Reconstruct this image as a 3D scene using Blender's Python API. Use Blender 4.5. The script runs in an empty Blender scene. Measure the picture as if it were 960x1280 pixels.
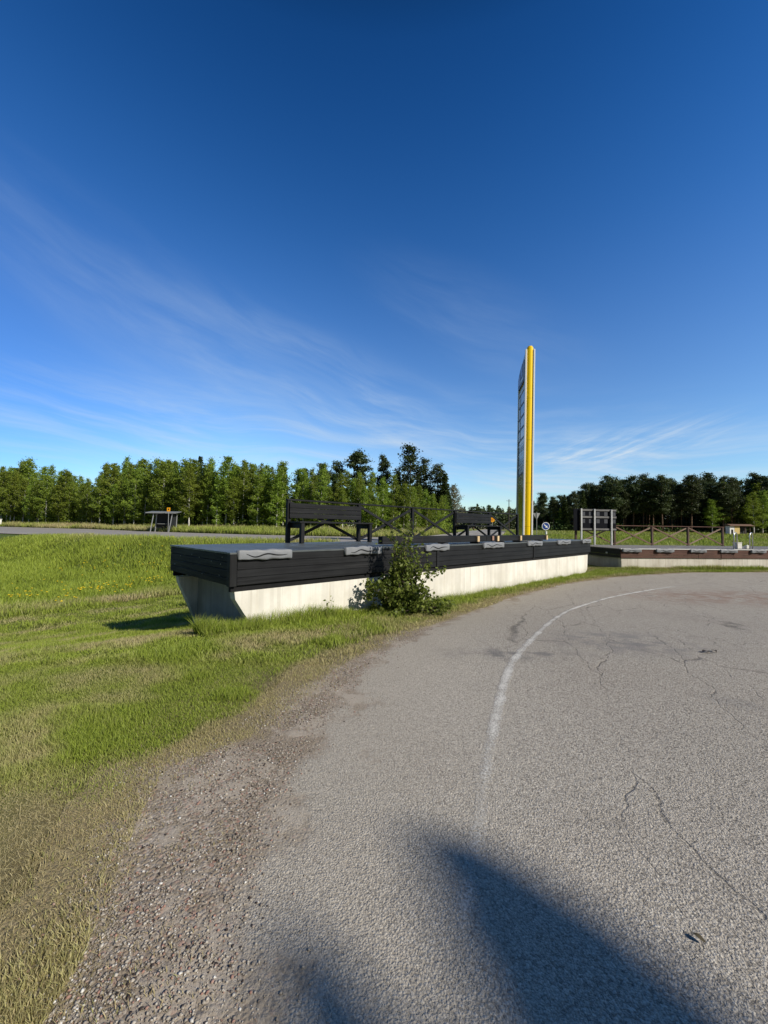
import bpy, math, random
import numpy as np
from mathutils import Vector, Matrix, Euler

random.seed(7); rng = np.random.default_rng(7)
S = bpy.context.scene
COL = S.collection

# ------------------------------------------------------------------ helpers
def sm(a, b, x):
    t = np.clip((np.asarray(x, float) - a) / (b - a), 0, 1)
    return t * t * (3 - 2 * t)

def link(o, parent=None):
    COL.objects.link(o)
    if parent is not None: o.parent = parent
    return o

def tag(o, label=None, cat=None, group=None, kind=None):
    if label: o['label'] = label
    if cat: o['category'] = cat
    if group: o['group'] = group
    if kind: o['kind'] = kind
    return o

def thing(name, label, cat, loc=(0, 0, 0), rz=0.0, group=None):
    o = bpy.data.objects.new(name, None)
    o.empty_display_size = .2
    o.location = loc; o.rotation_euler = (0, 0, rz)
    link(o); tag(o, label, cat, group)
    return o

def copy_tree(root, loc, rz=0., scale=1., label=None, group=None):
    r = root.copy(); COL.objects.link(r)
    r.location = loc; r.rotation_euler = (0, 0, rz); r.scale = (scale,) * 3 if not hasattr(scale, '__len__') else scale
    if label: r['label'] = label
    if group: r['group'] = group
    for ch in list(root.children):
        c = ch.copy(); COL.objects.link(c); c.parent = r
        for g in list(ch.children):
            d = g.copy(); COL.objects.link(d); d.parent = c
    return r

def np_mesh(name, V, Fc, mat, parent=None, attrs=None, smooth=False):
    """V (n,3); Fc (m,k) array or list of lists"""
    me = bpy.data.meshes.new(name)
    V = np.asarray(V, np.float32)
    if isinstance(Fc, np.ndarray):
        m, k = Fc.shape
        me.vertices.add(len(V)); me.vertices.foreach_set('co', V.ravel())
        me.loops.add(m * k); me.loops.foreach_set('vertex_index', Fc.astype(np.int32).ravel())
        me.polygons.add(m); me.polygons.foreach_set('loop_start', np.arange(0, m * k, k, dtype=np.int32))
        if smooth: me.polygons.foreach_set('use_smooth', np.ones(m, bool))
        me.update(calc_edges=True)
    else:
        me.from_pydata([tuple(map(float, v)) for v in V], [], [tuple(map(int, f)) for f in Fc])
        if smooth: me.polygons.foreach_set('use_smooth', np.ones(len(me.polygons), bool))
    for an, arr in (attrs or {}).items():
        a = me.attributes.new(an, 'FLOAT', 'POINT'); a.data.foreach_set('value', np.asarray(arr, np.float32))
    me.validate()
    if mat: me.materials.append(mat)
    o = bpy.data.objects.new(name, me)
    return link(o, parent)

class MB:
    def __init__(s): s.v = []; s.f = []
    def add(s, vs, fs):
        n = len(s.v); s.v += [tuple(map(float, v)) for v in vs]; s.f += [tuple(n + i for i in f) for f in fs]; return s
    def box(s, x0, x1, y0, y1, z0, z1, bev=0.0):
        if bev <= 0:
            return s.add([(x0,y0,z0),(x1,y0,z0),(x1,y1,z0),(x0,y1,z0),(x0,y0,z1),(x1,y0,z1),(x1,y1,z1),(x0,y1,z1)],
                         [(0,3,2,1),(4,5,6,7),(0,1,5,4),(1,2,6,5),(2,3,7,6),(3,0,4,7)])
        # chamfered box : 24 verts
        c = [(x0, x1), (y0, y1), (z0, z1)]
        vs = []; idx = {}
        for ix in (0, 1):
            for iy in (0, 1):
                for iz in (0, 1):
                    for ax in range(3):
                        p = [c[0][ix], c[1][iy], c[2][iz]]
                        for k, i in enumerate((ix, iy, iz)):
                            if k != ax: p[k] += bev if i == 0 else -bev
                        idx[(ix, iy, iz, ax)] = len(vs); vs.append(p)
        fs = []
        for ax in range(3):
            a, b = [k for k in range(3) if k != ax]
            for i in (0, 1):
                q = []
                for (p, r) in ((0, 0), (1, 0), (1, 1), (0, 1)):
                    t = [0, 0, 0]; t[ax] = i; t[a] = p; t[b] = r
                    q.append(idx[(t[0], t[1], t[2], ax)])
                fs.append(q)
            # edges running along ax
            for p in (0, 1):
                for r in (0, 1):
                    t0 = [0, 0, 0]; t0[a] = p; t0[b] = r; t1 = list(t0); t1[ax] = 1
                    fs.append([idx[(*t0, a)], idx[(*t0, b)], idx[(*t1, b)], idx[(*t1, a)]])
        for ix in (0, 1):
            for iy in (0, 1):
                for iz in (0, 1):
                    fs.append([idx[(ix, iy, iz, k)] for k in range(3)])
        return s.add(vs, fs)
    def beam(s, p, q, w, h, up=(0, 0, 1), bev=.004):
        p, q = Vector(p), Vector(q); d = q - p; L = d.length; d.normalize()
        u = Vector(up); side = d.cross(u)
        if side.length < 1e-4: side = d.cross(Vector((0, 1, 0)))
        side.normalize(); u = side.cross(d)
        t = MB().box(0, L, -w / 2, w / 2, -h / 2, h / 2, bev)
        M = Matrix((d, -side, u)).transposed()
        return s.add([p + M @ Vector(v) for v in t.v], t.f)
    def tube(s, pts, r, n=8, cap=True):
        pts = [Vector(p) for p in pts]; rs = r if hasattr(r, '__len__') else [r] * len(pts)
        rings = []; side = None
        for i, p in enumerate(pts):
            d = (pts[min(i + 1, len(pts) - 1)] - pts[max(i - 1, 0)]).normalized()
            if side is None:
                side = d.cross(Vector((0, 0, 1)))
                if side.length < 1e-3: side = d.cross(Vector((1, 0, 0)))
            side = (side - d * side.dot(d)).normalized(); up = side.cross(d)
            rings.append([p + (side * math.cos(a) + up * math.sin(a)) * rs[i] for a in [2 * math.pi * k / n for k in range(n)]])
        vs = [v for rg in rings for v in rg]; fs = []
        for i in range(len(pts) - 1):
            for k in range(n):
                fs.append((i * n + k, i * n + (k + 1) % n, (i + 1) * n + (k + 1) % n, (i + 1) * n + k))
        if cap: fs.append(tuple(range(n))[::-1]); fs.append(tuple(range((len(pts) - 1) * n, len(pts) * n)))
        return s.add(vs, fs)
    def prism(s, poly, axis, a, b):
        """extrude polygon (2D) along axis 'x','y','z' from a to b"""
        n = len(poly)
        def P(p, t):
            return {'y': (p[0], t, p[1]), 'x': (t, p[0], p[1]), 'z': (p[0], p[1], t)}[axis]
        return s.add([P(p, a) for p in poly] + [P(p, b) for p in poly],
                     [tuple(range(n)), tuple(range(2 * n - 1, n - 1, -1))] + [(i, i + n, (i + 1) % n + n, (i + 1) % n) for i in range(n)])
    def disc(s, c, r, n=24, axis='y', th=.01):
        poly = [(c[0] + r * math.cos(2 * math.pi * k / n), c[2] + r * math.sin(2 * math.pi * k / n)) for k in range(n)]
        return s.prism(poly, 'y', c[1] - th / 2, c[1] + th / 2)
    def build(s, name, mat, parent=None, smooth=False):
        o = np_mesh(name, np.array(s.v), s.f, mat, parent, smooth=smooth)
        import bmesh
        bm = bmesh.new(); bm.from_mesh(o.data); bmesh.ops.recalc_face_normals(bm, faces=bm.faces); bm.to_mesh(o.data); bm.free()
        return o

# ------------------------------------------------------------------ node materials
class N:
    def __init__(s, tree): s.t = tree; s.n = tree.nodes; s.l = tree.links
    def __call__(s, typ, ins=None, **props):
        nd = s.n.new(typ)
        for k, v in props.items(): setattr(nd, k, v)
        for k, v in (ins or {}).items():
            sock = nd.inputs[k]
            if isinstance(v, bpy.types.NodeSocket): s.l.new(v, sock)
            else: sock.default_value = v
        return nd
    def math(s, op, a, b=None, c=None, clamp=False):
        nd = s.n.new('ShaderNodeMath'); nd.operation = op; nd.use_clamp = clamp
        for i, v in enumerate((a, b, c)):
            if v is None: continue
            if isinstance(v, bpy.types.NodeSocket): s.l.new(v, nd.inputs[i])
            else: nd.inputs[i].default_value = v
        return nd.outputs[0]
    def mix(s, f, a, b, blend='MIX'):
        nd = s.n.new('ShaderNodeMix'); nd.data_type = 'RGBA'; nd.blend_type = blend
        for i, v in ((0, f), (6, a), (7, b)):
            if isinstance(v, bpy.types.NodeSocket): s.l.new(v, nd.inputs[i])
            else: nd.inputs[i].default_value = (*v, 1) if hasattr(v, '__len__') and len(v) == 3 else v
        return nd.outputs[2]
    def ramp(s, f, lo, hi, a=0., b=1.):
        if lo > hi: lo, hi, a, b = hi, lo, b, a
        nd = s.n.new('ShaderNodeMapRange'); nd.interpolation_type = 'SMOOTHSTEP'
        s.l.new(f, nd.inputs[0]) if isinstance(f, bpy.types.NodeSocket) else None
        for i, v in ((1, lo), (2, hi), (3, a), (4, b)): nd.inputs[i].default_value = v
        return nd.outputs[0]
    def noise(s, vec, scale, detail=3., rough=.55, dist=0., dim='3D'):
        nd = s('ShaderNodeTexNoise', {'Scale': scale, 'Detail': detail, 'Roughness': rough, 'Distortion': dist})
        s.l.new(vec, nd.inputs['Vector']); return nd.outputs['Fac']
    def map(s, vec, scale=(1, 1, 1), rot=(0, 0, 0), loc=(0, 0, 0)):
        nd = s('ShaderNodeMapping', {'Scale': scale, 'Rotation': rot, 'Location': loc}); s.l.new(vec, nd.inputs['Vector']); return nd.outputs[0]
    def attr(s, name): return s('ShaderNodeAttribute', attribute_name=name).outputs['Fac']

def new_mat(name):
    m = bpy.data.materials.new(name); m.use_nodes = True
    m.node_tree.nodes.clear(); n = N(m.node_tree)
    out = n('ShaderNodeOutputMaterial')
    return m, n, out

def pbsdf(n, out, color, rough=.7, normal=None, metal=0., spec=.3):
    b = n('ShaderNodeBsdfPrincipled')
    for k, v in (('Base Color', color), ('Roughness', rough), ('Metallic', metal), ('Specular IOR Level', spec), ('Normal', normal)):
        if v is None: continue
        if isinstance(v, bpy.types.NodeSocket): n.l.new(v, b.inputs[k])
        else: b.inputs[k].default_value = (*v, 1) if hasattr(v, '__len__') and len(v) == 3 else v
    n.l.new(b.outputs[0], out.inputs[0]); return b

def bump(n, h, strength=.3, dist=.01, normal=None):
    nd = n('ShaderNodeBump', {'Strength': strength, 'Distance': dist}); n.l.new(h, nd.inputs['Height'])
    if normal is not None: n.l.new(normal, nd.inputs['Normal'])
    return nd.outputs[0]

def wood_mat(name, dark, light, rough=.6, axis=0, wear=None, spec=.3):
    m, n, out = new_mat(name)
    oc = n('ShaderNodeTexCoord').outputs['Object']
    sc = [26, 26, 26]; sc[axis] = .9
    g = n.noise(n.map(oc, sc), 1., 5, .65, .6)
    g2 = n.noise(oc, 1.7, 3)
    f = n.math('ADD', n.math('MULTIPLY', g, .75), n.math('MULTIPLY', g2, .45))
    f = n.ramp(f, .36, .85)
    c = n.mix(f, dark, light)
    if wear:
        w = n.ramp(n.noise(n.map(oc, [s * .5 for s in sc]), 1.3, 4, .7), .56, .74)
        c = n.mix(n.math('MULTIPLY', w, .7), c, wear)
    r = n.ramp(g, .3, .8, rough - .12, rough + .12)
    pbsdf(n, out, c, r, bump(n, g, .35, .004), spec=spec); return m

def plain_mat(name, col, rough=.5, metal=0., var=.12, scale=6., spec=.4, bumps=0.):
    m, n, out = new_mat(name)
    oc = n('ShaderNodeTexCoord').outputs['Object']
    f = n.noise(oc, scale, 4, .6)
    c = n.mix(f, tuple(max(0, x * (1 - var * 1.6)) for x in col), tuple(min(1, x * (1 + var * 1.2)) for x in col))
    pbsdf(n, out, c, n.ramp(f, .3, .7, max(.03, rough - .06), rough + .06), bump(n, f, bumps, .01) if bumps else None, metal, spec); return m

def leaf_mat(name, a, b, trans=.35, rough=.55, rnd=.25):
    """foliage: colour from per-leaf tint, per-object random"""
    m, n, out = new_mat(name)
    t = n.attr('tint'); oi = n('ShaderNodeObjectInfo').outputs['Random']
    c = n.mix(t, a, b)
    hsv = n('ShaderNodeHueSaturation'); n.l.new(c, hsv.inputs['Color'])
    n.l.new(n.math('ADD', n.math('MULTIPLY', oi, .03), .485), hsv.inputs['Hue'])
    n.l.new(n.math('ADD', n.math('MULTIPLY', oi, rnd * 2), 1 - rnd), hsv.inputs['Value'])
    d = n('ShaderNodeBsdfPrincipled', {'Roughness': rough, 'Specular IOR Level': .25}); n.l.new(hsv.outputs[0], d.inputs['Base Color'])
    tr = n('ShaderNodeBsdfTranslucent'); n.l.new(n.mix(.5, hsv.outputs[0], (.16, .22, .02)), tr.inputs['Color'])
    mx = n('ShaderNodeMixShader', {0: trans}); n.l.new(d.outputs[0], mx.inputs[1]); n.l.new(tr.outputs[0], mx.inputs[2])
    n.l.new(mx.outputs[0], out.inputs[0]); return m

# ------------------------------------------------------------------ camera, sun, sky
cam_d = bpy.data.cameras.new('camera'); cam = link(bpy.data.objects.new('camera', cam_d))
cam_d.sensor_fit = 'VERTICAL'; cam_d.sensor_height = 36.; cam_d.lens = 506. / 1280. * 36.
cam_d.clip_start = .05; cam_d.clip_end = 6000
PITCH, ROLL = math.radians(2.1), math.radians(.8)
cam.matrix_world = Matrix.Translation((0, 0, 1.5)) @ Matrix.Rotation(math.pi / 2 + PITCH, 4, 'X') @ Matrix.Rotation(ROLL, 4, 'Z')
S.camera = cam

EL = math.radians(33.)
SH = Vector((.83, -.56, 0)).normalized()               # horizontal direction towards the sun
SUN = Vector((SH.x * math.cos(EL), SH.y * math.cos(EL), math.sin(EL)))
sd = bpy.data.lights.new('sun', 'SUN'); sd.energy = 5.0; sd.angle = math.radians(.53); sd.color = (1., .93, .81)
so = link(bpy.data.objects.new('sun', sd)); so.rotation_euler = (-SUN).to_track_quat('-Z', 'Y').to_euler(); so.location = SUN * 60

w = bpy.data.worlds.new('World'); S.world = w; w.use_nodes = True
w.node_tree.nodes.clear(); n = N(w.node_tree)
sky = n('ShaderNodeTexSky', sky_type='NISHITA'); sky.sun_disc = False
sky.sun_elevation = EL; sky.sun_rotation = math.atan2(SH.x, SH.y)
sky.air_density = 1.0; sky.dust_density = .35; sky.ozone_density = 2.2; sky.altitude = 50
tc = n('ShaderNodeTexCoord').outputs['Generated']
sep = n('ShaderNodeSeparateXYZ'); n.l.new(tc, sep.inputs[0])
dx, dy, dz = sep.outputs
elev = n.math('ARCSINE', dz)                            # radians above the horizon
azim = n.math('ARCTAN2', dx, dy)
# a clear sky deepened towards the zenith; unseen top darkened further to cut fill
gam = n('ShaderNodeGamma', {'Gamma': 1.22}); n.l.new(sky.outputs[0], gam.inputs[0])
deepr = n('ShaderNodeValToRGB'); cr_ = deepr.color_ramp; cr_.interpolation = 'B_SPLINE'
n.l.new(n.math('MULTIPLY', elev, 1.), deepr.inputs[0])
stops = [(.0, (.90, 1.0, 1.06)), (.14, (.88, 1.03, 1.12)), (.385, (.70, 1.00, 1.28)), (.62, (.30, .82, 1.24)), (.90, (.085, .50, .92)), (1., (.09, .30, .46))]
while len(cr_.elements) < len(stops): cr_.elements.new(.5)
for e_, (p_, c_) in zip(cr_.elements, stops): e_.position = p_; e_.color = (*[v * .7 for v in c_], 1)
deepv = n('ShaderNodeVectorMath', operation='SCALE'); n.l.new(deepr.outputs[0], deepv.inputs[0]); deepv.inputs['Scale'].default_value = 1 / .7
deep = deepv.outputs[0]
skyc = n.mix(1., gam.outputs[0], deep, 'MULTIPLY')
skyc = n.mix(1., skyc, n.mix(n.ramp(dy, -.25, .35), (.40, .34, .30), (1., 1., 1.)), 'MULTIPLY')   # unseen sky behind the camera dimmed and warmed to cut blue fill
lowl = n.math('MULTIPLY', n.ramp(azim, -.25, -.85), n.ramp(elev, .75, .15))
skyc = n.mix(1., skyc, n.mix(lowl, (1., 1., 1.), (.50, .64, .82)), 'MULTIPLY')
# thin cirrus, laid out in sky coordinates (azimuth, elevation)
cmb = n('ShaderNodeCombineXYZ'); n.l.new(azim, cmb.inputs[0]); n.l.new(elev, cmb.inputs[1])
ae = cmb.outputs[0]
warp = n('ShaderNodeTexNoise', {'Scale': 2.3, 'Detail': 2.}); n.l.new(ae, warp.inputs['Vector'])
wv = n('ShaderNodeVectorMath', operation='MULTIPLY_ADD'); n.l.new(warp.outputs['Color'], wv.inputs[0]); wv.inputs[1].default_value = (.28, .12, 0); n.l.new(ae, wv.inputs[2])
aw = wv.outputs[0]
def streak(rot, sx, sy, scale, lo, hi, loc=(0, 0, 0), det=6.):
    # fibres run along the local x axis: rotate first, then squash
    a = n.map(aw, (1, 1, 1), (0, 0, rot), loc)
    return n.ramp(n.noise(n.map(a, (sx, sy, 1)), scale, det, .62, .25), lo, hi)
def blob(az, el, ra, re, rot=0.):
    v = n('ShaderNodeVectorMath', operation='SUBTRACT'); n.l.new(ae, v.inputs[0]); v.inputs[1].default_value = (az, el, 0)
    v2 = n.map(v.outputs[0], (1, 1, 1), (0, 0, -rot)); v3 = n.map(v2, (1 / ra, 1 / re, 0))
    ln = n('ShaderNodeVectorMath', operation='LENGTH'); n.l.new(v3, ln.inputs[0])
    return n.ramp(ln.outputs['Value'], 1., .15, 0., 1.) if False else n.math('SUBTRACT', 1., n.ramp(ln.outputs['Value'], .1, 1.))
f1 = streak(.36, 1.0, 6.0, 1.8, .30, .86)
f2 = streak(.30, 1.3, 10., 1.8, .34, .84, (3, 1, 0))
f3 = streak(.10, 1.3, 12., 2.4, .36, .80, (7, 4, 0))
f4 = streak(-.22, 2.2, 24., 2.6, .40, .75, (1, 9, 0))
c1 = n.math('MULTIPLY', f1, blob(-.47, .40, .60, .17, -.36))
c2 = n.math('MULTIPLY', f2, blob(-.10, .30, .62, .16, -.36))
c3 = n.math('MULTIPLY', f3, blob(-.20, .17, 1.2, .20))
c4 = n.math('MULTIPLY', f4, blob(.50, .17, .30, .055, .16))
c5 = n.math('MULTIPLY', f3, blob(.55, .12, .6, .12))
c6 = n.math('MULTIPLY', f1, blob(.22, .46, .40, .13, -.4))
cl = n.math('ADD', n.math('MULTIPLY', c1, .36), n.math('MULTIPLY', c2, .56))
cl = n.math('ADD', cl, n.math('MULTIPLY', c3, .62)); cl = n.math('ADD', cl, n.math('MULTIPLY', c4, .85))
cl = n.math('ADD', cl, n.math('MULTIPLY', c5, .75)); cl = n.math('ADD', cl, n.math('MULTIPLY', c6, .22), clamp=True)
cloudc = n.mix(n.ramp(elev, .05, .6), (6.2, 7.5, 8.8), (3.6, 4.9, 7.2))
skyc = n.mix(cl, skyc, cloudc)
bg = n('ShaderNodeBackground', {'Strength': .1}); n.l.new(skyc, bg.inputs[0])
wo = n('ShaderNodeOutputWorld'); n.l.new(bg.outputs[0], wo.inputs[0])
S.view_settings.view_transform = 'Standard'; S.view_settings.look = 'None'; S.view_settings.exposure = 0; S.view_settings.gamma = 1

# ------------------------------------------------------------------ terrain
YN = np.array([(-900, 391), (-80, 51), (-27.85, 29.4), (-22.3, 26.9), (-17.5, 24.7), (-12.5, 23.1), (-6, 21.8), (0, 22.4), (4, 25), (8, 32), (14, 48), (30, 100), (60, 200), (900, 2800)], float)
YF = np.array([(-900, 530), (-200, 141), (-61.4, 65.5), (-38.4, 53.5), (-25.9, 44), (-17.3, 38.5), (-9, 34.6), (-.3, 32.6), (3, 36.5), (6, 46), (12, 71), (25, 117), (50, 210), (900, 3500)], float)
def ynear(x): return np.interp(x, YN[:, 0], YN[:, 1])
def yfar(x): return np.interp(x, YF[:, 0], YF[:, 1])
def G(x, y):
    x = np.asarray(x, float); y = np.asarray(y, float)
    lot = -.28 * sm(4.5, 10, y) + (1.25 * sm(24, 100, y) + .0 * x) * sm(0, 14, x)
    g = (x + 2) * -.83 + (y - 6) * .56
    z = lot - (1.05 * sm(-.5, 8, g) - .28 * sm(4.5, 10, y) * sm(2, 8, g)) * (1 - sm(-3, 3, x))
    z = z + .55 * sm(14, 24, y) * (1 - sm(-6, 2, x))
    yn, yf = ynear(x), yfar(x)
    e = sm(yn - 5, yn - .6, y)
    z = z * (1 - e) + .6 * e
    z = z + .45 * sm(yf + 2, yf + 22, y) * e
    return z
def Gf(x, y): return float(G(x, y))

XE = np.array([(-40, -.1), (-3, -.2), (.0, -.4), (1.28, -.55), (1.66, -.66), (2.56, -.62), (3.64, -.44), (4.76, -.09), (6.57, .80), (8.1, 1.65), (9.92, 2.80), (13.07, 5.68), (15.2, 8.6), (17.2, 12.64), (18.1, 18.33), (19.0, 26), (22, 60)], float)
XG = np.array([(-40, -1.3), (-3, -1.2), (.5, -1.2), (1.44, -1.29), (1.75, -1.40), (2.19, -1.52), (2.54, -1.60), (2.9, -1.20), (3.46, -.98), (4.1, -.84), (4.9, -.46), (5.77, .02), (7.99, 1.28), (10.4, 2.95), (13.3, 5.75), (15.45, 8.6), (17.45, 12.64), (18.35, 18.33), (19.25, 26), (22.3, 60)], float)
def xe(y): return np.interp(y, XE[:, 0], XE[:, 1])
def xg(y): return np.interp(y, XG[:, 0], XG[:, 1])

def vnoise(x, y, s, seed=0):
    r = np.random.default_rng(seed); T = r.random((64, 64))
    u, v = np.asarray(x) / s, np.asarray(y) / s; i, j = np.floor(u).astype(int), np.floor(v).astype(int); a, b = u - i, v - j
    a, b = a * a * (3 - 2 * a), b * b * (3 - 2 * b); g = lambda p, q: T[p % 64, q % 64]
    return (g(i, j) * (1 - a) + g(i + 1, j) * a) * (1 - b) + (g(i, j + 1) * (1 - a) + g(i + 1, j + 1) * a) * b

def geo(a, b, n): return list(np.geomspace(a, b, n))
xs = [-v for v in geo(1800, 160, 14)] + list(np.arange(-150, -40, 4.)) + list(np.arange(-40, -14, .8)) + list(np.arange(-14, 12, .2)) + list(np.arange(12, 40, .8)) + list(np.arange(40, 150, 4.)) + geo(160, 1800, 14)
ys = list(np.arange(-60, -2, 4.)) + list(np.arange(-2, 16, .2)) + list(np.arange(16, 44, .5)) + list(np.arange(44, 130, 2.5)) + geo(135, 2600, 22)
xs, ys = np.array(xs), np.array(ys)
XX, YY = np.meshgrid(xs, ys); Z = G(XX, YY)
inside = (XX > xg(YY) + .12) & (YY < 23)                        # under the gravel and the asphalt
Z = Z - .04 * inside + .02 * 0
nx, ny = len(xs), len(ys)
V = np.stack([XX.ravel(), YY.ravel(), Z.ravel()], 1)
ii = np.arange(nx * ny).reshape(ny, nx)
Fq = np.stack([ii[:-1, :-1].ravel(), ii[:-1, 1:].ravel(), ii[1:, 1:].ravel(), ii[1:, :-1].ravel()], 1)
gg = (XX + 2) * -.83 + (YY - 6) * .56
fieldw = (sm(9.2, 10.6, gg) * (1 - sm(-8, -3, XX))).ravel()
edged = (xg(YY) - XX).ravel()                                   # metres into the grass from the gravel

m_ground, n, out = new_mat('ground_grass')
pos = n('ShaderNodeNewGeometry').outputs['Position']
nz1 = n.noise(pos, .8, 5, .6); nz2 = n.noise(pos, 9., 4, .65); nz3 = n.noise(pos, 60., 3, .7)
lawn = n.mix(n.ramp(nz2, .3, .72), (.12, .17, .025), (.30, .34, .065))
lawn = n.mix(n.math('MULTIPLY', n.ramp(nz1, .50, .72), .6), lawn, (.30, .265, .10))
fieldc = n.mix(n.ramp(nz2, .3, .7), (.05, .10, .018), (.12, .20, .035))
fieldc = n.mix(n.math('MULTIPLY', n.ramp(nz1, .52, .70), .45), fieldc, (.13, .15, .04))
c = n.mix(n.attr('fieldw'), lawn, fieldc)
# a worn, dry rim next to the gravel
rim = n.math('SUBTRACT', 1., n.ramp(n.math('ADD', n.attr('edged'), n.math('MULTIPLY', n.math('SUBTRACT', nz1, .5), 1.3)), .0, .75))
cvg = n.mix(n.noise(pos, 45., 3, .7), (.15, .12, .06), (.38, .31, .18))
c = n.mix(n.math('MULTIPLY', rim, .95), c, cvg)
nz4 = n.noise(n.map(pos, (1, 1, 1), (0, 0, .6)), 190., 4, .8)
c = n.mix(n.math('MULTIPLY', n.ramp(nz4, .44, .60), .45), c, (.05, .042, .02)); c = n.mix(n.math('MULTIPLY', n.ramp(nz4, .56, .42), .25), c, (.34, .29, .14))
pbsdf(n, out, c, .95, bump(n, n.math('ADD', nz3, nz4), .8, .02), spec=.1)
tag(np_mesh('ground', V, Fq, m_ground, attrs={'fieldw': fieldw, 'edged': edged}, smooth=True), kind='structure')

def strip(name, yv, left, right, nc, dz, mat, power=1., extra=None):
    """a sheet between x=left(y) and x=right(y)"""
    u = np.linspace(0, 1, nc) ** power
    L, R = left(yv), right(yv)
    X = L[:, None] + (R - L)[:, None] * u[None]; Y = np.repeat(yv[:, None], nc, 1)
    Zs = G(X, Y) + dz
    k = np.arange(X.size).reshape(X.shape)
    F = np.stack([k[:-1, :-1].ravel(), k[:-1, 1:].ravel(), k[1:, 1:].ravel(), k[1:, :-1].ravel()], 1)
    at = {'d_edge': (X - xe(Y)).ravel(), 'd_grass': (X - xg(Y)).ravel()}
    return tag(np_mesh(name, np.stack([X.ravel(), Y.ravel(), Zs.ravel()], 1), F, mat, attrs=at, smooth=True), kind='structure')

def asphalt_nodes(n, pos):
    """returns colour, height"""
    v = n('ShaderNodeTexVoronoi', {'Scale': 105., 'Randomness': 1.}); n.l.new(pos, v.inputs['Vector'])
    v2 = n('ShaderNodeTexVoronoi', {'Scale': 190.}); n.l.new(pos, v2.inputs['Vector'])
    fine = n.noise(pos, 160., 3, .7); med = n.noise(pos, 34., 4, .65); big = n.noise(pos, .55, 5, .6); mid = n.noise(pos, 3.2, 4, .6)
    sepc = n('ShaderNodeSeparateColor'); n.l.new(v.outputs['Color'], sepc.inputs[0])
    c = n.mix(n.ramp(fine, .25, .75), (.26, .236, .208), (.56, .52, .465))
    c = n.mix(n.math('MULTIPLY', n.ramp(sepc.outputs[0], .55, 1.), .55), c, (.68, .645, .585))
    c = n.mix(n.math('MULTIPLY', n.ramp(sepc.outputs[1], .78, 1.), .6), c, (.15, .138, .125))
    c = n.mix(n.math('MULTIPLY', n.ramp(big, .45, .75), .35), c, (.31, .272, .235))
    c = n.mix(n.math('MULTIPLY', n.ramp(mid, .52, .78), .30), c, (.29, .265, .24))
    pit = n.ramp(v.outputs['Distance'], .45, .95)
    coarse = n.ramp(n('ShaderNodeSeparateXYZ', {0: pos}).outputs[0], .2, 2.4)
    pitn = n.ramp(n.noise(pos, 88., 3, .6, .4), .47, .36)
    c = n.mix(n.math('MULTIPLY', coarse, .22), c, (.22, .20, .185))
    c = n.mix(n.math('MULTIPLY', pit, .35), c, (.09, .082, .074))
    c = n.mix(n.math('MULTIPLY', pitn, n.math('ADD', n.math('MULTIPLY', coarse, .5), .25)), c, (.055, .05, .047))
    h = n.math('ADD', n.math('MULTIPLY', v.outputs['Distance'], -1.0), n.math('MULTIPLY', med, 1.3))
    h = n.math('ADD', h, n.math('MULTIPLY', fine, .9)); h = n.math('ADD', h, n.math('MULTIPLY', pitn, -.8))
    c = n.mix(1., c, (1.15, 1.13, 1.08), 'MULTIPLY')
    return c, h, big, mid

def gravel_nodes(n, pos):
    v = n('ShaderNodeTexVoronoi', {'Scale': 60.}); n.l.new(pos, v.inputs['Vector'])
    sc = n('ShaderNodeSeparateColor'); n.l.new(v.outputs['Color'], sc.inputs[0])
    b = n.noise(pos, 1.6, 5, .62); f = n.noise(pos, 110., 3, .7)
    st = n.mix(sc.outputs[0], (.23, .20, .17), (.50, .455, .40))
    st = n.mix(n.math('MULTIPLY', n.ramp(sc.outputs[1], .75, 1), .6), st, (.34, .17, .13))
    dirt = n.mix(f, (.14, .115, .085), (.38, .33, .265))
    c = n.mix(n.ramp(n.math('ADD', n.math('MULTIPLY', b, .8), n.math('MULTIPLY', sc.outputs[2], .3)), .45, .72), dirt, st)
    fines = n.ramp(n.noise(pos, 2.6, 4, .6), .50, .60)
    c = n.mix(n.math('MULTIPLY', fines, .8), c, n.mix(f, (.33, .295, .25), (.48, .44, .385)))
    c = n.mix(1., c, (1.02, .98, .93), 'MULTIPLY')
    h = n.math('ADD', n.math('MULTIPLY', n.math('MULTIPLY', v.outputs['Distance'], -1.2), n.math('SUBTRACT', 1., n.math('MULTIPLY', fines, .8))), n.math('MULTIPLY', f, .6))
    return c, h, b

# asphalt of the lot
m_lot, n, out = new_mat('lot_asphalt')
pos = n('ShaderNodeNewGeometry').outputs['Position']
ca, ha, big, mid = asphalt_nodes(n, pos)
sp = n('ShaderNodeSeparateXYZ'); n.l.new(pos, sp.inputs[0])
# fatigue cracks towards the right of the lot
wp = n('ShaderNodeTexNoise', {'Scale': 2.2, 'Detail': 4.}); n.l.new(pos, wp.inputs['Vector'])
wq = n('ShaderNodeVectorMath', operation='MULTIPLY_ADD'); n.l.new(wp.outputs['Color'], wq.inputs[0]); wq.inputs[1].default_value = (.34, .34, 0); n.l.new(pos, wq.inputs[2])
ck = n('ShaderNodeTexVoronoi', {'Scale': 1.25}, feature='DISTANCE_TO_EDGE'); n.l.new(n.map(n.map(wq.outputs[0], rot=(0, 0, .36)), (1.25, .22, 1)), ck.inputs['Vector'])
ck2 = n('ShaderNodeTexVoronoi', {'Scale': 3.8}, feature='DISTANCE_TO_EDGE'); n.l.new(n.map(n.map(wq.outputs[0], rot=(0, 0, .36)), (1.1, .5, 1)), ck2.inputs['Vector'])
thin = n.math('SUBTRACT', 1., n.ramp(ck.outputs['Distance'], .001, .011))
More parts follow.
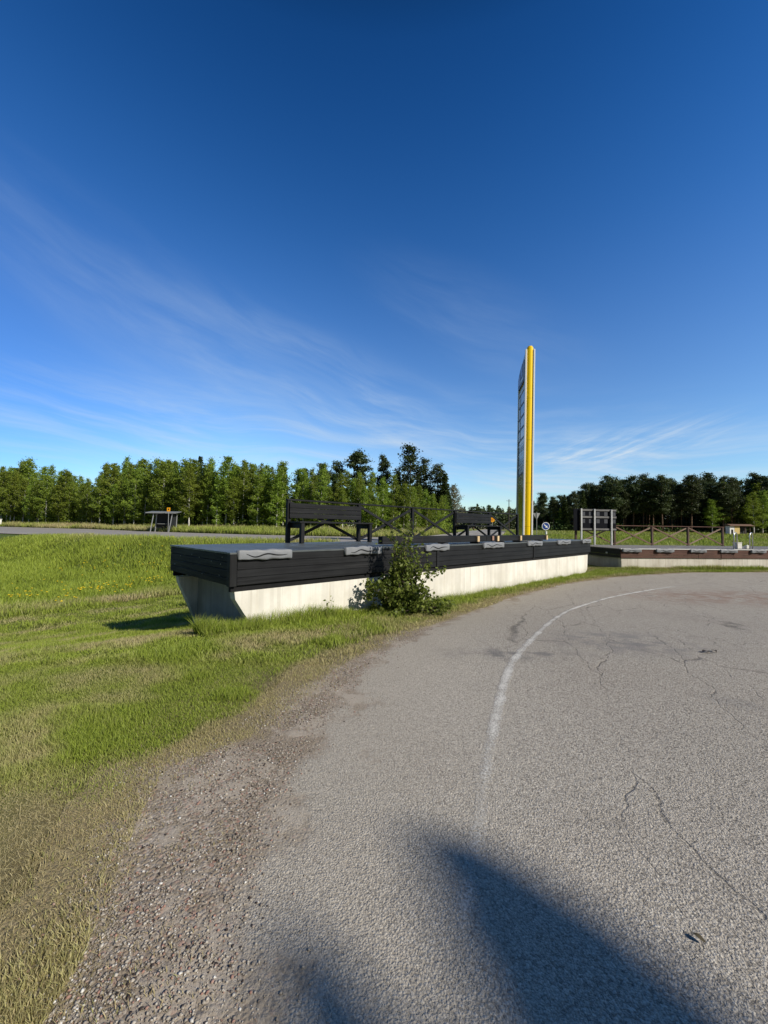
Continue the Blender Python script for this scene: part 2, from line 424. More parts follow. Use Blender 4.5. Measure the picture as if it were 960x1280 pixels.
thin2 = n.math('SUBTRACT', 1., n.ramp(ck2.outputs['Distance'], .002, .014))
where = n.math('MULTIPLY', n.ramp(sp.outputs[0], .7, 1.9), n.ramp(n.noise(pos, .5, 3, .6), .36, .52))
where2 = n.math('MULTIPLY', n.ramp(sp.outputs[0], 1.6, 4.5), n.ramp(n.noise(pos, .7, 3, .6), .54, .66))
crack = n.math('ADD', n.math('MULTIPLY', thin, where), n.math('MULTIPLY', thin2, where2), clamp=True)
crack = n.math('MULTIPLY', crack, n.ramp(n.noise(pos, 9., 4, .65), .36, .50))
ca = n.mix(n.math('MULTIPLY', crack, .6), ca, (.055, .05, .045))
# reddish dusty patch at the far right, dark worn patch by the line
def spot(cx, cy, rx, ry):
    q = n('ShaderNodeVectorMath', operation='SUBTRACT'); n.l.new(pos, q.inputs[0]); q.inputs[1].default_value = (cx, cy, 0)
    l = n('ShaderNodeVectorMath', operation='LENGTH'); n.l.new(n.map(q.outputs[0], (1 / rx, 1 / ry, 0)), l.inputs[0])
    return n.math('SUBTRACT', 1., n.ramp(l.outputs['Value'], .1, 1.))
ca = n.mix(n.math('MULTIPLY', spot(9.6, 11.0, 4.5, 1.9), n.ramp(mid, .35, .62)), ca, (.30, .215, .17))
ca = n.mix(n.math('MULTIPLY', spot(3.3, 5.6, 1.5, 1.1), n.ramp(mid, .40, .62)), ca, (.25, .235, .22))
ca = n.mix(n.math('MULTIPLY', spot(1.5, 4.9, 1.3, .35), n.ramp(mid, .40, .62)), ca, (.20, .19, .18))
# fine dust and gravel swept to the left edge
cg, hg, bgm = gravel_nodes(n, pos)
de = n.attr('d_edge')
ed = n.math('MULTIPLY', de, n.ramp(bgm, .36, .64, .45, 3.2))
kg = n.math('SUBTRACT', 1., n.ramp(ed, .0, .42))
dust = n.math('SUBTRACT', 1., n.ramp(de, .1, 1.6))
ca = n.mix(n.math('MULTIPLY', dust, .55), ca, n.mix(n.noise(pos, 140., 3, .7), (.37, .325, .26), (.51, .46, .38)))
c = n.mix(kg, ca, cg)
hmx = n('ShaderNodeMix', data_type='FLOAT'); n.l.new(kg, hmx.inputs[0]); n.l.new(ha, hmx.inputs[2]); n.l.new(hg, hmx.inputs[3])
hsum = n.math('ADD', hmx.outputs[0], n.math('MULTIPLY', crack, -1.3))
nb = bump(n, hsum, .8, .007)
pbsdf(n, out, c, .9, nb, spec=.18)

m_grav, n, out = new_mat('verge_gravel')
pos = n('ShaderNodeNewGeometry').outputs['Position']
cg, hg, bgm = gravel_nodes(n, pos)
dg = n.attr('d_grass')
veg = n.math('SUBTRACT', 1., n.ramp(n.math('ADD', dg, n.math('MULTIPLY', n.math('SUBTRACT', bgm, .5), 1.1)), .0, .42))
nz4 = n.noise(n.map(pos, (1, 1, 1), (0, 0, .6)), 190., 4, .8)
cv = n.mix(n.noise(pos, 45., 3, .7), (.15, .12, .06), (.38, .31, .18))
cv = n.mix(n.math('MULTIPLY', n.ramp(nz4, .44, .60), .45), cv, (.05, .042, .02)); cv = n.mix(n.math('MULTIPLY', n.ramp(nz4, .56, .42), .25), cv, (.34, .29, .14))
cg = n.mix(n.math('MULTIPLY', veg, .85), cg, cv)
ca, ha, b_, m_ = asphalt_nodes(n, pos)
de = n.attr('d_edge')
c = cg
pbsdf(n, out, c, .95, bump(n, hg, .8, .007), spec=.12)

yv = np.concatenate([np.arange(-30, -2, 2.), np.arange(-2, 16, .12), np.arange(16, 23.7, .3)])
strip('gravel_verge', yv, lambda y: xg(y) - .10 + .16 * (vnoise(y * 3, y * 0, .7, 71) - .5) + .10 * (vnoise(y * 9, y * 0, .7, 72) - .5), lambda y: xe(y) + .25, 14, .006, m_grav)
strip('parking_lot', yv, lambda y: xe(y), lambda y: np.full_like(y, 60.), 150, .0072, m_lot, 2.6)

# worn white edge line
LP = [(.28, 1.50), (.40, 1.80), (.51, 2.11), (.66, 2.59), (.90, 3.23), (1.23, 4.07), (1.55, 4.75), (2.22, 5.91), (2.85, 7.0), (3.47, 7.99), (4.35, 9.17), (5.86, 10.61), (7.44, 11.78), (9.41, 13.07), (11.4, 14.1)]
def catmull(P, per=14):
    P = [np.array(p, float) for p in P]; P = [2 * P[0] - P[1]] + P + [2 * P[-1] - P[-2]]; o = []
    for i in range(1, len(P) - 2):
        for t in np.linspace(0, 1, per, endpoint=False):
            a, b, c, d = P[i - 1:i + 3]
            o.append(.5 * (2 * b + (c - a) * t + (2 * a - 5 * b + 4 * c - d) * t * t + (3 * b - a - 3 * c + d) * t ** 3))
    o.append(P[-2]); return np.array(o)
lc = catmull(LP); tg = np.gradient(lc, axis=0); tg /= np.linalg.norm(tg, axis=1)[:, None]; nn = np.stack([-tg[:, 1], tg[:, 0]], 1)
cols = np.linspace(-.068, .068, 5)
P2 = lc[:, None, :] + nn[:, None, :] * cols[None, :, None]
zz = G(P2[..., 0], P2[..., 1]) + .0115
k = np.arange(zz.size).reshape(zz.shape)
F2 = np.stack([k[:-1, :-1].ravel(), k[:-1, 1:].ravel(), k[1:, 1:].ravel(), k[1:, :-1].ravel()], 1)
m_line, n, out = new_mat('worn_white_paint')
pos = n('ShaderNodeNewGeometry').outputs['Position']
pb = n('ShaderNodeBsdfPrincipled', {'Roughness': .85, 'Specular IOR Level': .2})
n.l.new(n.mix(n.noise(pos, 90., 3, .7), (.50, .475, .43), (.72, .70, .65)), pb.inputs['Base Color'])
tp = n('ShaderNodeBsdfTransparent')
cov = n.math('ADD', n.math('MULTIPLY', n.noise(pos, 75., 4, .75), .9), n.math('MULTIPLY', n.noise(pos, 2.6, 3, .6), .55))
cov = n.math('ADD', cov, n.math('MULTIPLY', n.attr('keep'), .55))
mx = n('ShaderNodeMixShader'); n.l.new(n.ramp(cov, .88, 1.22), mx.inputs[0]); n.l.new(tp.outputs[0], mx.inputs[1]); n.l.new(pb.outputs[0], mx.inputs[2])
n.l.new(mx.outputs[0], out.inputs[0])
edgek = np.repeat((1 - (np.abs(cols) / .068) ** 2)[None], len(lc), 0)
along = np.linspace(0, 1, len(lc))[:, None]
keep = (edgek * .6 - .20 + .34 * sm(.10, .36, along) + .06 * sm(.62, .8, along) - .45 * sm(.88, 1., along) + .14 * (1 - sm(.12, .34, along)) - .10 * (1 - sm(.0, .06, along)))
tag(np_mesh('lane_marking', np.stack([P2[..., 0].ravel(), P2[..., 1].ravel(), zz.ravel()], 1), F2, m_line, attrs={'keep': keep.ravel()}), kind='structure')

# the main road behind
m_road, n, out = new_mat('road_asphalt')
pos = n('ShaderNodeNewGeometry').outputs['Position']
f = n.noise(pos, 1.2, 5, .65); f2 = n.noise(n.map(pos, (1, 1, 1), (0, 0, .46)), .25, 4, .6)
c = n.mix(f, (.24, .225, .20), (.38, .355, .32)); c = n.mix(n.math('MULTIPLY', f2, .4), c, (.30, .27, .24))
edge = n.attr('edge')
c = n.mix(n.math('MULTIPLY', n.ramp(edge, .80, .96), n.ramp(f, .2, .6)), c, (.42, .37, .31))
pbsdf(n, out, c, .85, bump(n, f, .3, .01), spec=.2)
xr = np.concatenate([-np.array(geo(700, 42, 12)), np.arange(-40, 30, .5), np.array(geo(30.5, 300, 14))])
u = np.linspace(0, 1, 13)
yn_, yf_ = ynear(xr), yfar(xr)
# smooth the kinks of the two edges
ker = np.ones(9) / 9
def smooth_edges(a): 
    b = a.copy(); b[12:-14] = np.convolve(np.pad(a, 4, mode='edge'), ker, 'valid')[12:-14]; return b
yn_, yf_ = smooth_edges(yn_), smooth_edges(yf_)
Yr = yn_[:, None] + (yf_ - yn_)[:, None] * u[None]; Xr = np.repeat(xr[:, None], 13, 1)
k = np.arange(Xr.size).reshape(Xr.shape)
Fr = np.stack([k[:-1, :-1].ravel(), k[1:, :-1].ravel(), k[1:, 1:].ravel(), k[:-1, 1:].ravel()], 1)
tag(np_mesh('road', np.stack([Xr.ravel(), Yr.ravel(), np.full(Xr.size, .65)], 1), Fr, m_road, attrs={'edge': np.repeat(np.abs(u * 2 - 1)[None], len(xr), 0).ravel()}), kind='structure')
m_paint = plain_mat('road_paint', (.62, .61, .58), .8, var=.2, scale=2.)
for fr in (.14, .52, .87):
    yc = yn_ + (yf_ - yn_) * fr
    sl = np.gradient(yc, xr); hw = .075 * np.sqrt(1 + sl ** 2)
    Vv = np.concatenate([np.stack([xr, yc - hw, np.full_like(xr, .655)], 1), np.stack([xr, yc + hw, np.full_like(xr, .655)], 1)])
    q = np.arange(len(xr) - 1); L = len(xr)
    if fr == .52: q = q[(np.floor(np.arange(len(q)) / 8) % 2) == 0]
    tag(np_mesh('road_marking', Vv, np.stack([q, q + 1, q + 1 + L, q + L], 1), m_paint), kind='structure')

# ------------------------------------------------------------------ grass, gravel
m_blade, n, out = new_mat('grass_blades')
t = n.attr('tint'); dry = n.attr('dry'); hgt = n.attr('hgt')
c = n.mix(t, (.165, .235, .024), (.44, .52, .080)); c = n.mix(dry, c, n.mix(t, (.36, .29, .145), (.68, .575, .34)))
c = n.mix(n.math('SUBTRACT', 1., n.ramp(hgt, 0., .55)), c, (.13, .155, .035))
d = n('ShaderNodeBsdfPrincipled', {'Roughness': .5, 'Specular IOR Level': .25}); n.l.new(c, d.inputs['Base Color'])
tr = n('ShaderNodeBsdfTranslucent'); n.l.new(c, tr.inputs['Color'])
mx = n('ShaderNodeMixShader', {0: .35}); n.l.new(d.outputs[0], mx.inputs[1]); n.l.new(tr.outputs[0], mx.inputs[2]); n.l.new(mx.outputs[0], out.inputs[0])

def blades(name, x, y, h, wd, tint, dry, z=None, lean=.5, kind='stuff'):
    N_ = len(x); z = G(x, y) if z is None else z
    a = rng.random(N_) * 2 * np.pi; b = rng.random(N_) * 2 * np.pi
    sx, sy = np.cos(a) * wd / 2, np.sin(a) * wd / 2
    le = lean * h * rng.random(N_); lx, ly = np.cos(b) * le, np.sin(b) * le
    B = np.stack([x, y, z - .005], 1)
    def at(k, f, hh): return B + np.stack([sx * k + lx * f, sy * k + ly * f, h * hh], 1)
    P = np.stack([at(-1, 0, 0), at(1, 0, 0), at(.75, .35, .58), at(-.75, .35, .58), at(0, 1., 1. ), ], 1).reshape(-1, 3)
    o = np.arange(N_) * 5
    F = np.concatenate([np.stack([o, o + 1, o + 2], 1), np.stack([o, o + 2, o + 3], 1), np.stack([o + 3, o + 2, o + 4], 1)])
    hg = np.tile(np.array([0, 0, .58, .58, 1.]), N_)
    return tag(np_mesh(name, P, F, m_blade, attrs={'tint': np.repeat(tint, 5), 'dry': np.repeat(dry, 5), 'hgt': hg}), kind=kind)

def seen(x, y, z=0., mar=.06):
    X = x / np.maximum(y, .01); Zr = (z - 1.5) / np.maximum(y, .01)
    return (y > .9) & (np.abs(X) < .96 + mar) & (Zr > -1.38)

# platform placement (needed for masks)
PA = np.array([-2.31, 6.145]); ANG = .776
U2 = np.array([math.cos(ANG), math.sin(ANG)]); V2 = np.array([-U2[1], U2[0]])
PL, PW = 15.27, 2.78
def local(x, y):
    dxx, dyy = x - PA[0], y - PA[1]
    return dxx * U2[0] + dyy * U2[1], dxx * V2[0] + dyy * V2[1]
RA = np.array([10.7, 18.3]); RANG = math.atan2(.122, .9925)
def rlocal(x, y):
    dxx, dyy = x - RA[0], y - RA[1]; c_, s_ = math.cos(RANG), math.sin(RANG)
    return dxx * c_ + dyy * s_, -dxx * s_ + dyy * c_
def free(x, y):
    a, b = local(x, y); c_, d_ = rlocal(x, y)
    return ~((a > .3) & (a < PL - .2) & (b > .02) & (b < PW - .02)) & ~((c_ > -.02) & (c_ < 17) & (d_ > .03) & (d_ < 4.2))

# mown lawn
def lawn_pts(N_, y0, y1, pw):
    y = y0 + (y1 - y0) * rng.random(N_) ** pw
    x0 = -1.02 * y - .2; x1 = xg(y) + .28
    x = x0 + (x1 - x0) * rng.random(N_); return x, y
X_, Y_, H_, W_, T_, D_ = [], [], [], [], [], []
for (N_, y0, y1, pw, hm, wm) in ((150000, 1.15, 4.6, 1., .036, .0040), (130000, 4.4, 9.5, .9, .055, .0075), (60000, 9., 15., .9, .075, .015)):
    x, y = lawn_pts(N_, y0, y1, pw)
    e = xg(y) - x
    g = (x + 2) * -.83 + (y - 6) * .56
    p = np.clip(.52 + e * .9 + (vnoise(x, y, .35, 1) - .5) * 1.3, 0.10, 1)
    deadp = sm(.75, .1, 1) * 0 + (1 - sm(0., .55, np.hypot((x + 2.0) / .85, (y - 1.72) / .72) - .55))   # dry brown patch at lower left
    p = p * (1 - deadp * np.clip(1.15 - 1.0 * vnoise(x, y, .22, 66), 0, .93))
    ok = free(x, y) & (rng.random(len(x)) < p) & (g < 10.2) & (x < xg(y) + .35)
    pat = vnoise(x, y, .8, 2) * .55 + vnoise(x, y, .22, 3) * .45
    stripe = .5 + .5 * np.sin((x * V2[0] + y * V2[1]) * 4.0 + 2.2 * vnoise(x, y, 2.5, 5))
    dr = np.clip((pat - .47) * 2.0 + (stripe - .5) * 1.15 * sm(3.5, 5.5, y) + .12, 0, 1) * .85
    dr = np.maximum(dr, deadp * np.clip(1.5 - 1.5 * vnoise(x, y, .30, 67), .15, .98)); dr = np.maximum(dr, (1 - sm(.0, .32, e + (vnoise(x, y, .3, 8) - .5) * .7)) * .8)
    dr = np.clip(dr + (rng.random(len(x)) - .5) * .35, 0, 1)
    h = hm * (.55 + .8 * rng.random(len(x))) * (1 - .68 * deadp) * (.75 + .9 * sm(.45, .7, vnoise(x, y, .45, 4)) * (1 - dr))
    X_.append(x[ok]); Y_.append(y[ok]); H_.append(h[ok]); W_.append(np.full(ok.sum(), wm)); T_.append(np.clip(rng.random(ok.sum()) * .6 + .25 * pat[ok] + .1, 0, 1)); D_.append(dr[ok])
cc = lambda a: np.concatenate(a)
N_ = 60000                                                          # dead straw lying in the worn rim
y = 1.15 + 8.5 * rng.random(N_) ** 1.6; x = xg(y) + .35 - 1.1 * rng.random(N_) ** 1.2
ok = (rng.random(N_) < np.clip(.55 + .9 * (vnoise(x, y, .25, 61) - .4), .06, 1)) & free(x, y)
x, y = x[ok], y[ok]
x2 = -3.1 + 2. * rng.random(60000); y2 = 1.1 + 1.7 * rng.random(60000); k2 = (x2 < xg(y2) - .12 + .65 * vnoise(x2, y2, .16, 63) * rng.random(60000) ** .5) & (rng.random(60000) < -.15 + 1.2 * vnoise(x2, y2, .2, 68) + .3 - sm(.35, .85, np.hypot((x2 + 2.0) / .85, (y2 - 1.72) / .72) - .3))
x, y = np.append(x, x2[k2]), np.append(y, y2[k2]); straw = (x, y, rng.random(len(x)))
N_ = 42000
y = 1.15 + 10 * rng.random(N_) ** 1.5; x = xg(y) + (rng.random(N_) ** 1.6) * 1.0 - .12
pr_ = np.clip(1.15 * vnoise(x, y, .28, 51) + .5 * vnoise(x, y, .09, 52) - .42 - .55 * (x - xg(y)), 0, 1) + .10 * (x < xg(y) + .1)
pr_ = np.clip(pr_ + .35 * np.exp(-np.abs(x - xg(y) - .1) / .2) * vnoise(x, y, .13, 53), 0, 1)
ok = rng.random(N_) < pr_; ok &= x < xe(y) + .05; x, y = x[ok], y[ok]
X_.append(x); Y_.append(y); H_.append(.012 + .028 * rng.random(len(x))); W_.append(np.full(len(x), .0034)); T_.append(rng.random(len(x)) * .8); D_.append(np.clip(.95 - .5 * (rng.random(len(x)) < .12), 0, 1))
sx_, sy_, st_ = straw; blades('dry_straw', sx_, sy_, .010 + .016 * st_, np.full(len(sx_), .0022), st_, .82 + .18 * rng.random(len(sx_)), lean=3.)
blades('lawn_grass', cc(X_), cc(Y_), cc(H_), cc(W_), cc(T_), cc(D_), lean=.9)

# long uncut grass at the foot of the walls
X_, Y_, H_, W_, T_, D_ = [], [], [], [], [], []
N_ = 34000
a = 16.9 * rng.random(N_) ** 1.35 - .5; b = -np.abs(rng.normal(0, .16, N_)) - .0
a2 = rng.random(6000) * 1.1 - .35; b2 = rng.random(6000) * 2.9 - .3      # under the cantilevered end
a = np.concatenate([a, a2]); b = np.concatenate([b, b2])
x = PA[0] + a * U2[0] + b * V2[0]; y = PA[1] + a * U2[1] + b * V2[1]
keepm = rng.random(len(x)) < .25 + .9 * vnoise(a * 1., b * 0 + 3, .6, 11)
x, y, a, b = x[keepm], y[keepm], a[keepm], b[keepm]
h = (.07 + .21 * rng.random(len(x)) ** 1.3) * (.40 + 1.05 * vnoise(a, b, .5, 12)) * (1 - .45 * sm(3, 9, a)) * np.exp(-np.abs(b) * .9)
h = np.where(b > 0, h * .9 + .02, h)
X_.append(x); Y_.append(y); H_.append(h); W_.append(np.full(len(x), .006)); T_.append(rng.random(len(x)) * .8); D_.append(np.clip(rng.random(len(x)) - .72, 0, 1) * 2)
# strip between wall and asphalt, up to the right platform
N_ = 45000
a = rng.random(N_) * 19 + .8; b = -rng.random(N_) * 2.2
x = PA[0] + a * U2[0] + b * V2[0]; y = PA[1] + a * U2[1] + b * V2[1]
ok = (x < xg(y) + .25) & free(x, y) & (rng.random(N_) < np.clip((xg(y) - x) * 1.2 + .35 + (vnoise(x, y, .5, 14) - .5), .05, 1))
x, y = x[ok], y[ok]; e = xg(y) - x
X_.append(x); Y_.append(y); H_.append((.03 + .06 * rng.random(len(x))) * (.6 + 1.2 * vnoise(x, y, .6, 15))); W_.append(np.full(len(x), .009)); T_.append(rng.random(len(x)) * .8)
D_.append(np.clip(.75 - e * 1.1 + (vnoise(x, y, .5, 16) - .5) * .9 + (rng.random(len(x)) - .5) * .3, 0, .9))
# in front of the right platform and between the two
N_ = 36000
c_ = rng.random(N_) * 17 - 3.2; d_ = -np.abs(rng.normal(0, .8, N_))
cs, sn = math.cos(RANG), math.sin(RANG)
x = RA[0] + c_ * cs - d_ * sn; y = RA[1] + c_ * sn + d_ * cs
ok = (x < xg(y) + .3) & free(x, y)
x, y, d_ = x[ok], y[ok], d_[ok]
X_.append(x); Y_.append(y); H_.append(np.where(d_ > -.28, .10 + .22 * rng.random(len(x)) * vnoise(x, y, .8, 18), .03 + .06 * rng.random(len(x)))); W_.append(np.full(len(x), .016)); T_.append(rng.random(len(x)) * .8); D_.append(np.clip(vnoise(x, y, 1., 19) - .25 + (rng.random(len(x)) - .5) * .4, 0, .9))
blades('long_grass', cc(X_), cc(Y_), cc(H_), cc(W_), cc(T_), cc(D_), lean=.8)

# rough field and the road verges
X_, Y_, H_, W_, T_, D_ = [], [], [], [], [], []
N_ = 120000
y = 8 + 18 * rng.random(N_) ** .85; x = -1.05 * y + (1.05 * y - 2.) * rng.random(N_)
g = (x + 2) * -.83 + (y - 6) * .56
ok = (g > 9.2) & (y < ynear(x) - .2) & free(x, y)
x, y, g = x[ok], y[ok], g[ok]
rimv = 1 - sm(9.6, 11.6, g)
pat = vnoise(x, y, 1.6, 21)
X_.append(x); Y_.append(y); H_.append((.10 + .18 * rng.random(len(x))) * (.6 + .9 * pat)); W_.append(.012 + .0007 * y); T_.append(np.clip(rng.random(len(x)) * .7 + .3 * pat, 0, 1))
D_.append(np.clip(rimv * (vnoise(x, y, 1.1, 22) * 1.5 - .25) - .12 + sm(-3.2, -.3, y - ynear(x)) * (.55 * vnoise(x, y, 2., 24) + .1) + (rng.random(len(x)) - .62) * .5, 0, .95))
N_ = 60000                                                          # tall dry grass beyond the road
x = -75 + 85 * rng.random(N_); y = yfar(x) + .5 + 9 * rng.random(N_) ** 1.3
X_.append(x); Y_.append(y); H_.append((.25 + .55 * rng.random(N_)) * (.5 + 1. * vnoise(x, y, 3., 23))); W_.append(np.full(N_, .05)); T_.append(rng.random(N_)); D_.append(np.clip(vnoise(x, y, 4., 26) * 1.2 - .1 + (rng.random(N_) - .5) * .5, 0, .95))
N_ = 50000                                                          # meadow behind the right platform
y = 24 + 76 * rng.random(N_) ** 1.4; x = (.25 + .85 * rng.random(N_)) * y
ok = ((y < ynear(x) - 1)) & free(x, y); x, y = x[ok], y[ok]
X_.append(x); Y_.append(y); H_.append(.15 + .3 * rng.random(len(x))); W_.append(.02 + .0008 * y); T_.append(rng.random(len(x)) * .8); D_.append(np.clip(vnoise(x, y, 5, 27) - .45 + (rng.random(len(x)) - .5) * .3, 0, .9))
blades('meadow_grass', cc(X_), cc(Y_), cc(H_), cc(W_), cc(T_), cc(D_), lean=.8)

# dandelions
m_flower = plain_mat('dandelion_yellow', (.85, .62, .02), .6, var=.1)
fx, fy = [], []
for cx, cy, k, sp_ in ((-11.6, 13.2, 16, .3), (-10.4, 14.6, 18, .35), (-10.1, 12.9, 8, .3), (-9.6, 14.9, 6, .7), (-12.5, 15, 6, 1.1), (-10.5, 15.6, 16, .6), (-14, 19, 16, .8), (-11, 18.5, 16, .7), (-9.4, 16.5, 14, .5), (-13, 15, 6, 1.4), (-12, 21, 14, 1.3)):
    fx += list(rng.normal(cx, sp_, k)); fy += list(rng.normal(cy, sp_, k))
mb = MB()
for x, y in zip(fx, fy):
    h = .12 + .16 * random.random() if y > 8 else .06
    z = Gf(x, y) + h; r = .028 + .016 * random.random()
    ring = [(x + r * math.cos(a_), y + r * math.sin(a_), z + .012 * random.random()) for a_ in np.linspace(0, 2 * math.pi, 8)[:-1]]
    mb.add([(x, y, z + .022)] + ring + [(x, y, z - .02)], [(0, 1 + i, 1 + (i + 1) % 7) for i in range(7)] + [(8, 1 + (i + 1) % 7, 1 + i) for i in range(7)])
tag(mb.build('dandelion_flowers', m_flower), kind='stuff')

# loose stones
m_stone, n, out = new_mat('loose_stones')
t = n.attr('tint'); t2 = n.attr('tone')
c = n.mix(t, (.20, .17, .14), (.47, .43, .37)); c = n.mix(n.ramp(t2, .86, .97), c, (.33, .19, .15)); c = n.mix(n.math('SUBTRACT', 1., n.ramp(t2, .015, .05)), c, (.66, .64, .60))
c = n.mix(n.math('MULTIPLY', n.ramp(t2, .15, .17), n.math('SUBTRACT', 1., n.ramp(t2, .24, .26))), c, (.055, .04, .035))
pbsdf(n, out, c, .8, spec=.25)
N_ = 60000
y = 1.12 + 5.2 * rng.random(N_) ** 1.35; e = rng.random(N_)
x = xg(y) + .05 + (xe(y) - xg(y) + .1) * e + np.abs(rng.normal(0, .16, N_)) * (rng.random(N_) < .35)
den = np.clip(-.22 + vnoise(x, y, .33, 31) * 1.1 + vnoise(x, y, .12, 32) * .6 - .25 * (1 - sm(0, .35, x - xg(y))), 0, 1) * np.where(x > xe(y), np.exp(-(x - xe(y)) / .22), 1)
ok = (rng.random(N_) < den); x, y = x[ok], y[ok]
xa = 0.1 + 3.5 * rng.random(260); ya = 1.2 + 5 * rng.random(260); x, y = np.append(x, xa), np.append(y, ya)
N_ = len(x); r = .0012 + .0052 * rng.random(N_) ** 3.4; r[-260:] *= .7
base = np.array([(1, 0, 0), (-1, 0, 0), (0, 1, 0), (0, -1, 0), (0, 0, 1), (0, 0, -1), (.62, .62, .45), (-.62, .62, .45), (-.62, -.62, .45), (.62, -.62, .45)])
fb = np.array([(0, 6, 4), (6, 2, 4), (2, 7, 4), (7, 1, 4), (1, 8, 4), (8, 3, 4), (3, 9, 4), (9, 0, 4), (0, 2, 6), (2, 1, 7), (1, 3, 8), (3, 0, 9), (2, 0, 5), (1, 2, 5), (3, 1, 5), (0, 3, 5)])
A_ = rng.random(N_) * 2 * np.pi; ca_, sa_ = np.cos(A_), np.sin(A_)
pv = base[None] * (1 + (rng.random((N_, 10, 3)) - .5) * .55) * np.stack([r * (.8 + .7 * rng.random(N_)), r, r * (.5 + .4 * rng.random(N_))], 1)[:, None, :]
px_ = pv[..., 0] * ca_[:, None] - pv[..., 1] * sa_[:, None]; py_ = pv[..., 0] * sa_[:, None] + pv[..., 1] * ca_[:, None]
zc = G(x, y) + .0075 + r * .3
Vs = np.stack([x[:, None] + px_, y[:, None] + py_, zc[:, None] + pv[..., 2]], 2).reshape(-1, 3)
Fs = (np.arange(N_)[:, None, None] * 10 + fb[None]).reshape(-1, 3)
tag(np_mesh('loose_gravel', Vs, Fs, m_stone, attrs={'tint': np.repeat(rng.random(N_), 10), 'tone': np.repeat(rng.random(N_), 10)}), kind='stuff')

# ------------------------------------------------------------------ foliage builders
def leaf_cloud(P, size, flat=.0, aspect=1.5, tint=None, droop=0.):
    """P (n,3) leaf centres -> quads with random orientation"""
    n_ = len(P); a = rng.normal(size=(n_, 3)); a[:, 2] = a[:, 2] * (1 - flat) - droop; a /= np.linalg.norm(a, axis=1)[:, None]
    b = rng.normal(size=(n_, 3)); b[:, 2] *= (1 - flat); b -= a * (a * b).sum(1)[:, None]; b /= np.linalg.norm(b, axis=1)[:, None]
    s = (size * (.6 + .8 * rng.random(n_)))[:, None] if not hasattr(size, '__len__') else np.asarray(size)[:, None]
    a = a * s * aspect / 2; b = b * s / 2
    Vv = np.stack([P - a, P - a * .1 + b, P + a, P - a * .1 - b], 1).reshape(-1, 3)
    F = np.arange(n_ * 4).reshape(-1, 4)
    t = rng.random(n_) if tint is None else tint
    return Vv, F, np.repeat(t, 4)

m_birch = leaf_mat('birch_leaves', (.120, .190, .022), (.34, .43, .060), .42)
m_spruce = leaf_mat('spruce_needles', (.022, .042, .012), (.070, .105, .026), .12)
m_pine = leaf_mat('pine_needles', (.028, .048, .018), (.090, .112, .046), .12)
m_pale = leaf_mat('pale_leaves', (.20, .20, .12), (.42, .40, .27), .3)
m_bushleaf = leaf_mat('bush_leaves', (.080, .135, .022), (.28, .35, .075), .38, .4)
def bark(name, a, b, sc=(6, 6, 3), lo=.45, hi=.6):
    m, n, out = new_mat(name); oc = n('ShaderNodeTexCoord').outputs['Object']
    f = n.noise(n.map(oc, sc), 1., 4, .7); pbsdf(n, out, n.mix(n.ramp(f, lo, hi), a, b), .85, bump(n, f, .5, .02)); return m
m_bbark = bark('birch_bark', (.13, .12, .11), (.66, .64, .60), (2, 2, 7), .36, .5)
m_pbark = bark('pine_bark', (.075, .05, .035), (.21, .125, .075))
m_sbark = bark('spruce_bark', (.05, .038, .03), (.13, .10, .08))

